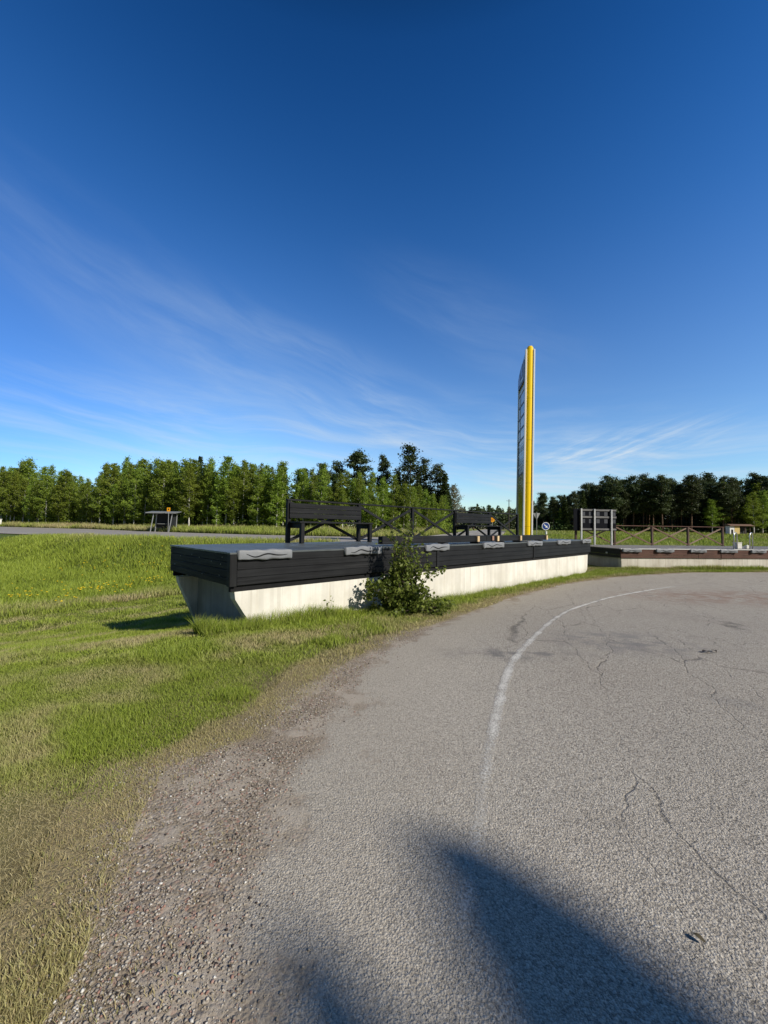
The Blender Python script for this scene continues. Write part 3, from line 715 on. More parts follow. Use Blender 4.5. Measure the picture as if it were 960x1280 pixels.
def tree_proto(kind, seed):
    global rng
    keep_rng = rng; rng = np.random.default_rng(seed); R = random.Random(seed)
    pts = []; tints = []; mb = MB()
    if kind == 'birch':
        Ht = 10.; fat = R.uniform(1.35, 2.15); cs_ = R.uniform(.10, .22); pk = R.uniform(.22, .45); bend = [(R.uniform(-.25, .25), R.uniform(-.25, .25)) for _ in range(3)]
        tr = [(bend[0][0] * math.sin(t * 3) * t, bend[1][1] * math.sin(t * 2.2) * t, Ht * t) for t in np.linspace(0, .97, 12)]
        mb.tube(tr, list(np.linspace(.105, .014, 12)), 7)
        for i in range(64):
            t = cs_ + (1 - cs_) * (i / 64) + R.uniform(-.01, .01); t = min(t, .985); z = Ht * t
            prof = (math.sin(min(1, (t - cs_ + .05) / .24) * math.pi / 2)) * (1 - max(0, (t - pk) / (1.03 - pk))) ** R.choice((.65, .8, 1.))
            L = (fat * prof + .10) * R.uniform(.45, 1.15); a = i * 2.4 + R.uniform(-.5, .5); up = R.uniform(.25, .9)
            bx, by = np.interp(z, [q[2] for q in tr], [q[0] for q in tr]), np.interp(z, [q[2] for q in tr], [q[1] for q in tr])
            tip = np.array([bx + math.cos(a) * L, by + math.sin(a) * L, z + L * up]); b0 = np.array([bx, by, z])
            if L > .5: mb.tube([b0, b0 * .5 + tip * .5 + np.array([0, 0, -.04]), tip], [.02, .012, .004], 4, False)
            k = int(34 + 70 * L)
            s = rng.random(k) ** .52; c = b0[None] + (tip - b0)[None] * s[:, None]
            c += rng.normal(size=(k, 3)) * np.array([.18, .18, .15]) * (.5 + .6 * s)[:, None]
            c[:, 2] -= .22 * rng.random(k) * s
            pts.append(c); tints.append(np.clip(rng.random(k) * .55 + R.uniform(0, .45), 0, 1))
        P = np.concatenate(pts); Vv, F, T = leaf_cloud(P, .122, .2, 1.35, np.concatenate(tints)); lm, bmk = m_birch, m_bbark
    elif kind == 'spruce':
        Ht = 11.; mb.tube([(0, 0, Ht * t) for t in np.linspace(0, .98, 8)], list(np.linspace(.14, .012, 8)), 7)
        lv = 44
        for i in range(lv):
            t = .05 + .94 * i / lv; z = Ht * t; nb = 6 if t < .8 else 4
            for j in range(nb):
                L = (1.75 * (1 - t) ** .85 + .08) * R.uniform(.6, 1.15); a = j * 2 * math.pi / nb + i * 1.1 + R.uniform(-.35, .35)
                k = int(8 + 26 * L); s = rng.random(k) ** .75
                dr = (-.30 * (1 - t) + .35 * t) * L
                c = np.stack([math.cos(a) * L * s, math.sin(a) * L * s, z + dr * s + .12 * L * s ** 3], 1)
                c += rng.normal(size=(k, 3)) * np.array([.13, .13, .055]) * (1.1 - .5 * s)[:, None]
                pts.append(c); tints.append(np.clip(.15 + .5 * s * rng.random(k) + R.uniform(0, .3), 0, 1))
        P = np.concatenate(pts); Vv, F, T = leaf_cloud(P, .15, .25, 1.9, np.concatenate(tints)); lm, bmk = m_spruce, m_sbark
    else:
        Ht = 15.; bend = R.uniform(-.4, .4)
        tr = [(bend * t * t, bend * .5 * math.sin(3 * t), Ht * t) for t in np.linspace(0, .96, 10)]
        mb.tube(tr, list(np.linspace(.19, .03, 10)), 8)
        for i in range(50):
            t = R.uniform(.34, .98); z = Ht * t
            prof = min(1, (t - .28) / .22) * (1 - max(0, (t - .62) / .42) ** 1.6)
            L = (1.85 * prof + .25) * R.uniform(.4, 1.1); a = i * 2.4 + R.uniform(-.6, .6)
            bx, by = bend * t * t, bend * .5 * math.sin(3 * t)
            b0 = np.array([bx, by, z]); tip = np.array([bx + math.cos(a) * L, by + math.sin(a) * L, z + L * R.uniform(-.05, .5)])
            mb.tube([b0, (b0 + tip) / 2 + np.array([0, 0, -.08]), tip], [.05, .035, .012], 5, False)
            for cl_ in range(3):
                s0 = [.45, .75, 1.][cl_]; cpt = b0 + (tip - b0) * s0 + np.array([R.uniform(-.35, .35), R.uniform(-.35, .35), R.uniform(-.05, .25)])
                k = int(34 + 20 * L); c = cpt[None] + rng.normal(size=(k, 3)) * np.array([.38, .38, .25]) * R.uniform(.7, 1.15)
                pts.append(c); tints.append(np.clip(rng.random(k) * .5 + R.uniform(0, .5), 0, 1))
        P = np.concatenate(pts); Vv, F, T = leaf_cloud(P, .19, .15, 1.5, np.concatenate(tints)); lm, bmk = m_pine, m_pbark
    rng = keep_rng
    return (Vv, F, T, lm), (mb, bmk), Ht

PROTO = {}
def tree(kind, variant, x, y, h, label, group, wide=1., leaf=None, name=None):
    """a tree of height h at (x, y); meshes are shared between trees of one variant"""
    key = (kind, variant, leaf.name if leaf else '')
    nm = name or {'birch': 'birch_tree', 'spruce': 'spruce_tree', 'pine': 'pine_tree'}[kind]
    rz = random.uniform(0, 6.28); loc = (x, y, Gf(x, y) - .05)
    if key not in PROTO:
        (Vv, F, T, lm), (mb, bmk), Ht = tree_proto(kind, hash((kind == 'birch', kind == 'pine', variant)) % 9999 + variant)
        r = thing(nm, label, 'tree', loc, rz, group)
        np_mesh('crown', Vv, F, leaf or lm, r, {'tint': T}); mb.build('trunk', bmk, r, smooth=True)
        PROTO[key] = (r, Ht); s = h / Ht; r.scale = (s * wide, s * wide, s); return r
    r0, Ht = PROTO[key]; s = h / Ht
    return copy_tree(r0, loc, rz, (s * wide, s * wide, s), label, group)

# ------------------------------------------------------------------ woods
def on_view(px, Y):                                    # lateral position of a bearing read off the photo
    return (px - 480.) / 506. * Y
FX = np.array([(-120, 104), (-76, 80), (-50, 66), (-28, 55), (-15, 50), (0, 47), (7, 52)], float)   # front edge of the left wood
def edge_y(x): return np.interp(x, FX[:, 0], FX[:, 1])
def sky_px(px): return np.interp(px, [-60, 0, 30, 60, 90, 108, 118, 130, 160, 185, 215, 240, 265, 290, 320, 350, 370, 400, 430, 470, 520, 570],
                                 [586, 586, 581, 589, 592, 603, 600, 581, 580, 576, 573, 571, 573, 577, 582, 578, 586, 586, 590, 598, 610, 625])
rt = random.Random(21)
GB, GS = 'young birches along the edge of the left wood', 'dark spruces in the left wood'
x = -86.; 
while x < 8:
    for row in range(4):
        xx = x + rt.uniform(-.7, .7) + (row * .55); yy = float(edge_y(xx)) + row * 2.6 + rt.uniform(-1., 1.)
        px = 480 + 506 * xx / yy
        if px < -40 or px > 585: continue
        hz = 658.6 + (px - 480) * .014
        top = sky_px(px) + rt.choice((-7, -2, 0, 3, 7, 12, 18)) + rt.uniform(-4, 4) + (5 if row == 0 else 0)
        h = 1.5 + (hz - top) * yy / 506. - Gf(xx, yy)
        if h < 2.5: continue
        if (rt.random() < (.08, .30, .45, .7)[row]) and px < 420:
            tree('spruce', rt.randrange(3), xx, yy, h * rt.uniform(.75, 1.02), 'dark green spruce standing among the young birches across the road', GS, 1.0)
        else:
            tree('birch', rt.randrange(9), xx, yy, h, 'slender light green birch in the dense young wood across the road', GB, rt.uniform(.85, 1.25))
    x += 1.45 if x > -50 else 2.0
# tall trees rising behind, towards the middle
for px, top, Y, kind, var, wide, lab in (
    (402, 579, 68, 'pine', 0, 1.0, 'dark pine crown showing just left of the highest pines behind the first bench'),
    (420, 577, 69, 'pine', 1, 1.1, 'bushy pine crown between lower pines above the birches behind the first bench'),
    (447, 564, 68, 'pine', 2, 1.25, 'broad pine crown highest of the pines above the first bench'),
    (478, 570, 70, 'pine', 3, .8, 'narrow reddish brown pine standing alone left of the tallest tree'),
    (497, 586, 68, 'spruce', 0, 1.2, 'dark spruce tucked against the left side of the tallest tree'),
    (511, 555, 66, 'birch', 1, 1.5, 'tallest tree of the wood, a big dark green aspen above the shrub'),
    (530, 573, 68, 'birch', 2, 1.2, 'tall birch with bare pale trunk right of the tallest tree'),
    (546, 580, 66, 'pine', 1, 1.0, 'brownish pine near the right end of the left wood'),
    (556, 590, 64, 'spruce', 1, 1.3, 'low dark spruce closing the right end of the left wood')):
    X = on_view(px, Y); hz = 658.6 + (px - 480) * .014
    h = 1.5 + (hz - top) * Y / 506. - Gf(X, Y)
    tree(kind, var, X, Y, h, lab, None, wide, m_spruce if px == 511 else (m_pine if px == 530 else None), 'aspen_tree' if px == 511 else None)
    for k in range(3):
        xx = X + rt.uniform(-2.5, 2.5); yy = Y + rt.uniform(2, 6)
        tree('spruce', rt.randrange(3), xx, yy, h * rt.uniform(.5, .72), 'dark spruce half hidden behind the birches near the tallest tree', 'spruces filling the middle of the left wood', 1.2)
X = on_view(567, 78); tree('birch', 3, X, 78, 1.5 + (659.8 - 606) * 78 / 506. - Gf(X, 78), 'pale grey budding tree at the right end of the left wood', None, 1.5, m_pale, 'budding_tree')

GR = 'pines along the right wood'
def sky_r(px): return np.interp(px, [640, 668, 690, 715, 735, 752, 775, 800, 830, 860, 890, 915, 940, 965, 1000], [640, 622, 618, 616, 606, 598, 603, 599, 604, 602, 591, 600, 595, 594, 590])
for i in range(86):
    px = 655 + (1010 - 655) * (i + rt.uniform(-.3, .3)) / 86; row = i % 3
    Y = 98 + row * 6 + rt.uniform(-2, 2) + max(0, (690 - px)) * 1.0; X = on_view(px, Y); hz = 658.6 + (px - 480) * .014
    h = 1.5 + (hz - sky_r(px) - rt.choice((-9, -5, -2, 2, 8)) + rt.uniform(-3, 3) - 2) * Y / 506. - Gf(X, Y)
    q = rt.random()
    if q < .70: tree('pine', rt.randrange(5), X, Y, h, 'dark pine with bare lower trunk in the tall wood on the right', GR, rt.uniform(.9, 1.25))
    elif q < .86: tree('spruce', rt.randrange(3), X, Y, h * rt.uniform(.7, .98), 'dark conical spruce among the pines of the right wood', 'spruces in the right wood', 1.2)
    else: tree('birch', rt.randrange(6), X, Y - 3, h * rt.uniform(.5, .8), 'green birch standing in front of the dark pines of the right wood', 'birches in the right wood', 1.5)
for i in range(90):                                    # low spruces closing the foot of the wood
    px = 658 + 354 * (i + rt.random()) / 90; Y = 114 + rt.uniform(-3, 14); X = on_view(px, Y)
    tree('spruce', rt.randrange(3), X, Y, rt.uniform(5, 10.5), 'small spruce in the dark shade under the right wood', 'small spruces under the right wood', 1.9)

# far wood on the skyline between the two, undergrowth along the near ones
def bushes(name, P, size, mat, kind='stuff'):
    Vv, F, T = leaf_cloud(P, size, .2, 1.3); return tag(np_mesh(name, Vv, F, mat, attrs={'tint': T}), kind=kind)
N_ = 9000
px = 565 + 110 * rng.random(N_); Y = 330 + 60 * rng.random(N_); X = (px - 480) / 506 * Y
top = 9 + 7 * vnoise(px, px * 0, 4., 41) + 3 * vnoise(px, px * 0, 1.6, 42)
bushes('far_woodland', np.stack([X, Y, .5 + (top + 3) * rng.random(N_) ** .8], 1), 1.5, m_pine)
N_ = 42000
X = -95 + 104 * rng.random(N_); Y = np.interp(X, FX[:, 0], FX[:, 1]) - .6 + 9 * rng.random(N_)
hh = (.6 + 4.2 * vnoise(X, Y, 2.2, 43) ** 1.4)
bushes('undergrowth', np.stack([X, Y, G(X, Y) + hh * rng.random(N_)], 1), .17, m_birch)
N_ = 9000
px = 655 + 350 * rng.random(N_); Y = 95 + 26 * rng.random(N_); X = (px - 480) / 506 * Y
bushes('undergrowth', np.stack([X, Y, G(X, Y) + 2.6 * vnoise(X, Y, 4., 44) * rng.random(N_)], 1), .35, m_spruce)
# two lone trees on the skyline
for px, top, Y, lab, wide, kd in ((592, 633.5, 150, 'small round tree on the skyline above the second bench', 2.2, 'pine'), (611, 631, 150, 'small upright tree on the skyline right of the round one', 1.3, 'birch')):
    X = on_view(px, Y); tree(kd, 0, X, Y, 1.5 + (660.3 - top) * Y / 506 - Gf(X, Y), lab, None, wide, m_spruce if kd == 'birch' else None, 'skyline_tree')

# the tall tree behind the photographer whose tip throws the soft shadow on the asphalt
SL = np.array([SH.x, SH.y, math.tan(EL)])
tb = thing('spruce_tree', 'tall ragged tree behind the viewer casting its tip shadow on the asphalt', 'tree', (21.6, -13.4, 0))
pts = []
def tri(A, B, C, k, s0, s1):
    u = rng.random(k); v = rng.random(k); f = u + v > 1; u[f], v[f] = 1 - u[f], 1 - v[f]
    g = np.array(A)[None] + u[:, None] * (np.array(B) - np.array(A))[None] + v[:, None] * (np.array(C) - np.array(A))[None]
    s = s0 + (s1 - s0) * rng.random(k)
    return np.stack([g[:, 0], g[:, 1], np.zeros(k)], 1) + s[:, None] * SL[None]
pts.append(tri((.28, 2.0), (.44, 1.0), (1.02, 1.10), 1500, 23.5, 26.5))
pts.append(tri((.38, 1.96), (.74, 1.62), (.5, 1.2), 900, 23.5, 26.5)); pts.append(tri((.74, 1.62), (1.08, 1.2), (.5, 1.2), 900, 23.5, 26.5))
pts.append(tri((.42, 1.62), (.46, 1.0), (.86, 1.10), 1500, 23.5, 26.5))
pts.append(tri((.44, 1.0), (1.02, 1.10), (.7, -.5), 1800, 22.5, 27.)); pts.append(tri((1.02, 1.10), (.7, -.5), (2.2, -.6), 1800, 22., 27.5))
pts.append(tri((-.28, 1.48), (-.10, 1.1), (.14, 1.1), 330, 23.5, 26.5)); pts.append(tri((.2, 1.0), (-.1, .2), (.7, -.5), 700, 22., 27.))
tp_ = np.concatenate(pts)
lo = np.stack([21.6 + rng.normal(0, 1.2, 2600), -13.4 + rng.normal(0, 1.2, 2600), 3 + 11.5 * rng.random(2600)], 1)
allp = np.concatenate([tp_, lo]) - np.array([21.6, -13.4, 0])
Vv, F, T = leaf_cloud(allp, .14, .1, 1.6)
np_mesh('crown', Vv, F, m_spruce, tb, {'tint': T})
MB().tube([(0, 0, -.2), (0, .1, 6), (-.1, .3, 12), (-.3, .6, 15.5)], [.28, .22, .13, .03], 10).build('trunk', m_sbark, tb, smooth=True)

# ------------------------------------------------------------------ black timber and concrete platform
m_black = wood_mat('black_stained_wood', (.006, .006, .007), (.019, .020, .022), .62, 0, (.036, .036, .038), .2)
m_blackz = wood_mat('black_stained_posts', (.005, .005, .006), (.016, .017, .018), .65, 2, (.032, .032, .033), .2)
m_deck = wood_mat('weathered_dark_deck', (.045, .052, .056), (.12, .135, .14), .45, 0, (.17, .18, .18), .5)
m_dark = plain_mat('dark_void', (.006, .006, .007), .9)
def concrete(name, a, b, streaks=.5):
    m, n, out = new_mat(name); oc = n('ShaderNodeTexCoord').outputs['Object']
    f = n.noise(n.map(oc, (14, 14, .35)), 1., 5, .7); g = n.noise(oc, 1.3, 5, .65); h = n.noise(oc, 70., 3, .6)
    bd = n.noise(n.map(oc, (9.5, 9.5, .02)), 1., 1, .3)
    c = n.mix(n.ramp(g, .3, .75), a, b)
    c = n.mix(n.math('MULTIPLY', n.ramp(f, .50, .75), streaks), c, tuple(v * k for v, k in zip(a, (.72, .66, .56))))
    c = n.mix(n.math('MULTIPLY', n.ramp(bd, .5, .56), .16), c, tuple(v * .6 for v in a))
    c = n.mix(n.math('MULTIPLY', n.ramp(n.noise(n.map(oc, (38, 38, .25)), 1., 3, .6), .56, .70), .35), c, tuple(v * .55 for v in a))
    sp = n('ShaderNodeSeparateXYZ'); n.l.new(oc, sp.inputs[0])
    low = n.math('SUBTRACT', 1., n.ramp(n.math('ADD', sp.outputs[2], n.math('MULTIPLY', g, .25)), -.22, .16))
    c = n.mix(n.math('MULTIPLY', low, .55), c, (.24, .22, .15))
    pit = n.ramp(n.noise(oc, 38., 3, .8), .66, .74)
    c = n.mix(n.math('MULTIPLY', pit, .5), c, (.2, .18, .15))
    hh = n.math('ADD', n.math('ADD', n.math('MULTIPLY', f, .5), h), n.math('MULTIPLY', bd, 1.2))
    pbsdf(n, out, c, .9, bump(n, hh, .35, .006), spec=.15); return m
m_conc = concrete('board_marked_concrete', (.62, .59, .52), (.78, .755, .69), .55)

pf = thing('loading_platform', 'long black timber decked platform on a pale concrete base with an overhanging end', 'platform', (PA[0], PA[1], 0), ANG)
DZ = 1.08
mb = MB(); wpl = PW / 23
for i in range(23):
    y0 = -.012 + (PW + .02) * i / 23
    cuts = [0, 5.05, 10.1, PL] if i % 2 else [0, 2.5, 7.6, 12.6, PL]
    for a_, b_ in zip(cuts[:-1], cuts[1:]):
        mb.box(a_ - (.014 if a_ == 0 else -.002), b_ - .002, y0 + .003, y0 + (PW + .02) / 23 - .003, DZ - .034 + random.uniform(0, .002), DZ + random.uniform(-.003, .0), .003)
mb.build('deck', m_deck, pf)
mb = MB(); fh = .513
for i in range(4):
    z1 = DZ - .036 - i * .1195; 
    for a_, b_ in ((.105, 5.0), (5.1, 10.05), (10.15, PL)):
        mb.box(a_ + random.uniform(0, .004), b_, random.uniform(-.002, .002), .03, z1 - .1150, z1, .004)
for xj in (5.05, 10.1): mb.box(xj - .046, xj + .046, -.020, .012, DZ - fh, DZ - .037, .003)
ff = mb.build('front_fascia', m_black, pf)
mb = MB()
for i in range(4):
    z1 = DZ - .036 - i * .1195; mb.box(.0, .03, .105, PW, z1 - .1150, z1, .004)
m_blacky = wood_mat('black_stained_end_boards', (.003, .003, .004), (.009, .0095, .011), .65, 1, (.018, .018, .020), .12)  # darker copy of the black stain, end shade put into the colour
ef = mb.build('end_fascia', m_blacky, pf)
mb = MB()
for yy, zz in ((.35, .88), (.72, .90), (1.25, .93), (1.6, .96), (.4, .70), (1.1, .66), (2.2, .9), (.3, .99), (2.5, .72)): mb.box(-.006, .0, yy - .008, yy + .008, zz - .008, zz + .008, .003)
mb.build('screw', plain_mat('zinc_screws', (.45, .45, .46), .4, .6), ef)
MB().box(-.014, .098, -.016, .098, DZ - fh - .008, DZ - .036, .004).build('corner_post', m_blackz, pf)
mb = MB()
for i in range(4):
    z1 = DZ - .036 - i * .1195; mb.box(.032, PL, PW - .03, PW, z1 - .1150, z1, .004); mb.box(PL - .03, PL, .034, PW - .034, z1 - .1150, z1 - .001, .004)
mb.build('rear_fascia', m_black, pf)
MB().box(.04, PL - .04, .034, PW - .034, DZ - .20, DZ - .037).build('deck_framing', m_dark, pf)
for y0 in (.05, PW - .13):
    MB().box(.035, PL - .06, y0, y0 + .075, .47, DZ - .202, .003).build('joist', m_dark, pf)
prof = [(.085, .578), (.115, .35), (.40, -.10), (.44, -.9), (14.5, -.9), (14.6, -.38), (15.05, -.12), (15.12, .578)]
MB().prism(prof, 'y', .055, .235).build('front_wall', m_conc, pf)
prof2 = [(.085, .46), (.115, .33), (.44, -.42), (.47, -1.2), (14.5, -1.2), (14.6, -.38), (15.05, -.12), (15.12, .46)]
MB().prism(prof2, 'y', PW - .235, PW - .055).build('rear_wall', m_conc, pf)
m_conc2 = concrete('shade_painted_concrete', (.32, .31, .29), (.46, .45, .42), .5)  # darker copy of the concrete, shade of the end walls put into colour
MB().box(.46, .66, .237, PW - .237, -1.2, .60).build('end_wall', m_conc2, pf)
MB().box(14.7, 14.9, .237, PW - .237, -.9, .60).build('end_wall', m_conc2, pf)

# grey foam pads with a wavy groove along the edges
m_pad = plain_mat('grey_padding', (.20, .21, .225), .55, var=.15, scale=9, bumps=.3)
m_groove = plain_mat('pad_groove', (.012, .013, .015), .8)
def pad(x0, x1, seed, parent_ang, origin, zt, label, group, mat=None):
    R = random.Random(seed); L = x1 - x0
    c_, s_ = math.cos(parent_ang), math.sin(parent_ang)
    r = thing('edge_pad', label, 'pad', (origin[0] + x0 * c_, origin[1] + x0 * s_, zt - .15), parent_ang, group)
    n_, mm = 44, 18; V_ = []
    for i in range(n_ + 1):
        t = i / n_; xx = L * t
        taper = min(1, (min(t, 1 - t) / .018) ** .5) if 0 < t < 1 else 0.62
        for k in range(mm):
            a_ = 2 * math.pi * k / mm; ce, se = math.cos(a_), math.sin(a_)
            yy = .056 * math.copysign(abs(ce) ** .45, ce) * (.55 + .45 * taper); zz = .078 * math.copysign(abs(se) ** .40, se) * (.72 + .28 * taper)
            wob = .006 * math.sin(xx * 11 + seed) + .005 * math.sin(xx * 23 + seed * 2.1)
            V_.append((xx, -.010 + yy + (wob if ce < 0 else 0), .083 + zz + wob * .9 + (.006 * math.sin(xx * 7 + k)) ))
    F_ = [(i * mm + k, i * mm + (k + 1) % mm, (i + 1) * mm + (k + 1) % mm, (i + 1) * mm + k) for i in range(n_) for k in range(mm)]
    F_ += [tuple(range(mm)), tuple(range(n_ * mm, (n_ + 1) * mm))[::-1]]
    mb = MB(); mb.add(V_, F_); mb.build('padding', mat or m_pad, r, smooth=True)
    g = [(L * t, -.0665 + .006 * math.sin(L * t * 11 + seed) + .005 * math.sin(L * t * 23 + seed * 2.1), .080 + .020 * math.sin(t * math.pi * 4.2 + seed) + .010 * math.sin(t * 17 + seed)) for t in np.linspace(.13, .9, 34)]
    MB().tube(g, [.0025 + .0095 * math.sin(math.pi * i / 33) ** .6 for i in range(34)], 6).build('wavy_groove', m_groove, r, smooth=True)
    return r
GP = 'grey pads along the black platform'
for i, (a_, b_, lab) in enumerate(((.10, 1.03, 'long grey pad with a wavy groove at the near corner of the black platform'),
                                   (2.19, 3.14, 'grey pad in front of the first bench, second from the near corner'),
                                   (4.55, 5.45, 'grey pad half hidden by the shrub on the black platform edge'),
                                   (7.0, 8.07, 'grey pad below the second bench on the black platform edge'),
                                   (9.6, 10.62, 'grey pad just below the foot of the yellow price sign'),
                                   (11.9, 13.06, 'grey pad right of the yellow price sign, last but one on the black platform'),
                                   (14.25, 15.2, 'last grey pad at the far right end of the black platform'))):
    pad(a_, b_, i * 1.7 + .4, ANG, PA, DZ + .018, lab, GP)

# railing
rl = thing('timber_railing', 'black timber railing with crossed braces along the rear of the black platform', 'railing', (PA[0], PA[1], 0), ANG)
PT = [2.62, 4.90, 7.19, 9.52, 11.87, 14.24]; RY = PW - .06
for t_ in PT: MB().box(t_ - .048, t_ + .048, RY - .048, RY + .048, DZ + .001, DZ + 1.03, .005).build('post', m_blackz, rl)
MB().box(PT[0] - .06, PT[-1] + .06, RY - .055, RY + .055, DZ + 1.032, DZ + 1.075, .005).build('top_rail', m_black, rl)
for a_, b_ in zip(PT[:-1], PT[1:]):
    MB().beam((a_ + .05, RY - .018, DZ + .98), (b_ - .05, RY - .018, DZ + .05), .03, .075).build('brace', m_black, rl)
    MB().beam((a_ + .05, RY + .018, DZ + .05), (b_ - .05, RY + .018, DZ + .98), .03, .075).build('brace', m_black, rl)

# benches fixed along the railing
def bench(t0, t1, label):
    r = thing('timber_bench', label, 'bench', (PA[0] + t0 * U2[0] + RY * V2[0], PA[1] + t0 * U2[1] + RY * V2[1], DZ), ANG, 'black benches on the platform')
    L = t1 - t0
    mb = MB()
    for k in range(4): mb.box(-.02, L + .05, -.56 + k * .125, -.56 + k * .125 + .118, .485, .525, .004)
    mb.build('seat', m_black, r)
    mb = MB()
    for k in range(3): mb.box(-.01, L + .02, -.088, -.055, .605 + k * .125, .605 + k * .125 + .119, .004)
    mb.build('backrest', m_black, r)
    for xx in (.03, L - .07):
        MB().box(xx, xx + .095, -.545, -.45, .002, .484, .005).build('leg', m_blackz, r)
    for xx in (.055, L - .055):
        MB().box(xx - .02, xx + .02, -.448, -.056, .36, .483, .004).build('side_apron', m_black, r)
    return r
bench(PT[0], PT[1], 'black timber bench at the near end of the platform railing')
bench(PT[3], PT[4], 'black timber bench further along the railing, beside the yellow price sign')

# long low beam with pale blocks near the front edge of the deck
lb = thing('low_timber_beam', 'long low black beam with four pale wood blocks along the front of the deck', 'beam', (PA[0] + 3.4 * U2[0], PA[1] + 3.4 * U2[1], DZ), ANG)
mb = MB()
for a_, b_ in ((0, 4.15), (4.16, 8.2)): mb.box(a_, b_, .20, .34, .045, .215, .006)
mb.build('beam', m_black, lb)
mb = MB()
for a_ in (.5, 2.1, 3.55, 4.9, 5.95, 7.5): mb.box(a_, a_ + .10, .10, .36, .002, .044, .003)
mb.build('foot', m_blackz, lb)
m_fresh = wood_mat('fresh_pale_wood', (.50, .36, .19), (.68, .52, .31), .6, 2)
for t_ in (7.06, 8.12, 9.53, 11.45):
    MB().box(t_ - 3.4 - .052, t_ - 3.4 + .052, .145, .198, .046, .20, .004).build('wood_block', m_fresh, lb)
m_pink = wood_mat('dark_reddish_wood', (.20, .11, .08), (.36, .22, .16), .7, 2)  # one block redder and darker than the pale ones
MB().box(7.86 - 3.4 - .05, 7.86 - 3.4 + .05, .165, .198, .07, .20, .004).build('wood_block', m_pink, lb)['label'] = 'dark reddish block'

# ------------------------------------------------------------------ shrub in front of the wall
sh = thing('leafy_shrub', 'loose leafy green shrub growing against the pale wall of the black platform', 'shrub', (.36, 7.98, Gf(.36, 7.98)))
R = random.Random(5); mb = MB(); pts = []; tints = []
for i in range(86):
    a_ = R.uniform(0, 2 * math.pi); up_ = i % 5 == 0
    reach = R.uniform(.04, .46) if up_ else R.uniform(.2, .98); top = R.uniform(1.05, 1.72) if up_ else R.uniform(.2, .95) * (1.25 - reach * .5)
    dxx, dyy = math.cos(a_) * reach + (.06 if up_ else .10), math.sin(a_) * reach * .55 - .12 * reach
    p = [np.array([R.uniform(-.12, .12), R.uniform(-.08, .08), 0.])]
    for k in range(1, 6):
        s = k / 5; p.append(np.array([dxx * s ** 1.25, dyy * s ** 1.25, top * s - .18 * reach * s * s]) + np.array([R.uniform(-.04, .04), R.uniform(-.04, .04), 0]))
    mb.tube(p, list(np.linspace(.009, .002, 6)), 5, False)
    for tw in range(7):
        s = R.uniform(.25, 1.0); k0 = min(4, int(s * 5)); f_ = s * 5 - k0; b0 = p[k0] * (1 - f_) + p[k0 + 1] * f_
        tip = b0 + np.array([R.gauss(0, .10), R.gauss(0, .08), R.uniform(-.05, .14)]); mb.tube([b0, tip], [.003, .001], 4, False)
        k = R.randint(10, 18) if not up_ else R.randint(4, 10)
        q = b0[None] + (tip - b0)[None] * rng.random((k, 1)) + rng.normal(size=(k, 3)) * .032
        pts.append(q); tints.append(np.clip(rng.random(k) * .7 + R.uniform(0, .35), 0, 1))
P = np.concatenate(pts); tn = np.concatenate(tints)
lim = (PA[1] + (P[:, 0] * 1.12 + .36 - PA[0]) / U2[0] * U2[1]) - (P[:, 1] * 1.12 + 7.98)     # keep in front of the wall face
ok = (lim > .06) | (P[:, 2] > 1.30); P, tn = P[ok & (P[:, 2] > .01)], tn[ok & (P[:, 2] > .01)]
Vv, F, T = leaf_cloud(P, .043, .1, 1.5, tn)
np_mesh('foliage', Vv, F, m_bushleaf, sh, {'tint': T}); mb.build('stems', m_sbark, sh, smooth=True); sh.scale = (1.12,) * 3
# a single tall weed beside the wall
wd = thing('tall_weed', 'thin tall weed standing against the pale wall left of the shrub', 'plant', (-.93, 7.12, Gf(-.93, 7.12)))
mb = MB(); pts = []
for j in range(4):
    b0 = np.array([R.uniform(-.1, .1), R.uniform(-.05, .05), 0]); hh = R.uniform(.3, .52) 
    tip = b0 + np.array([R.uniform(-.1, .1), R.uniform(-.05, .05), hh]); mb.tube([b0, (b0 + tip) / 2, tip], [.003, .002, .001], 4, False)
    for s in np.linspace(.3, 1, 9): pts.append((b0 + (tip - b0) * s + np.array([R.gauss(0, .025), R.gauss(0, .02), 0])))
Vv, F, T = leaf_cloud(np.array(pts), .026, .1, 1.9); np_mesh('foliage', Vv, F, m_bushleaf, wd, {'tint': T}); mb.build('stem', m_sbark, wd)

# ------------------------------------------------------------------ brown platform on the right
m_brown = wood_mat('faded_red_brown_boards', (.050, .022, .016), (.125, .060, .043), .7, 0, (.27, .19, .145))
m_brownz = wood_mat('faded_brown_posts', (.045, .026, .019), (.115, .072, .054), .75, 2, (.24, .19, .15))
m_greyd = wood_mat('silver_grey_deck', (.16, .145, .125), (.34, .32, .29), .75, 1)
m_white = plain_mat('white_edge', (.66, .65, .61), .7, var=.15, scale=14)
rp = thing('loading_platform', 'lower platform on the right with red brown boards over a pale concrete base', 'platform', (RA[0], RA[1], 0), RANG)
RZ, RL, RW = .67, 17., 4.1
mb = MB()
for i in range(120):
    x0 = RL * i / 120; mb.box(x0 + .004, x0 + RL / 120 - .004, .075, RW, RZ - .034, RZ + random.uniform(-.003, .002), .003)
mb.build('deck', m_greyd, rp)
MB().box(-.02, RL, -.03, .073, RZ - .03, RZ + .004, .005).build('edge_board', m_white, rp)
mb = MB()
for i in range(3):
    for a_, b_ in ((0.002, 3.9), (5.75, 10.), (3.906, 5.744), (10.006, RL)):
        z1 = RZ - .034 - i * .131; mb.box(a_, b_, random.uniform(-.004, .004), .03, z1 - .127, z1, .004)
for xj in (5.15,): mb.box(xj - .08, xj + .08, -.022, -.006, RZ - .42, RZ - .036, .003)
mb.build('front_fascia', m_brown, rp)
mb = MB()
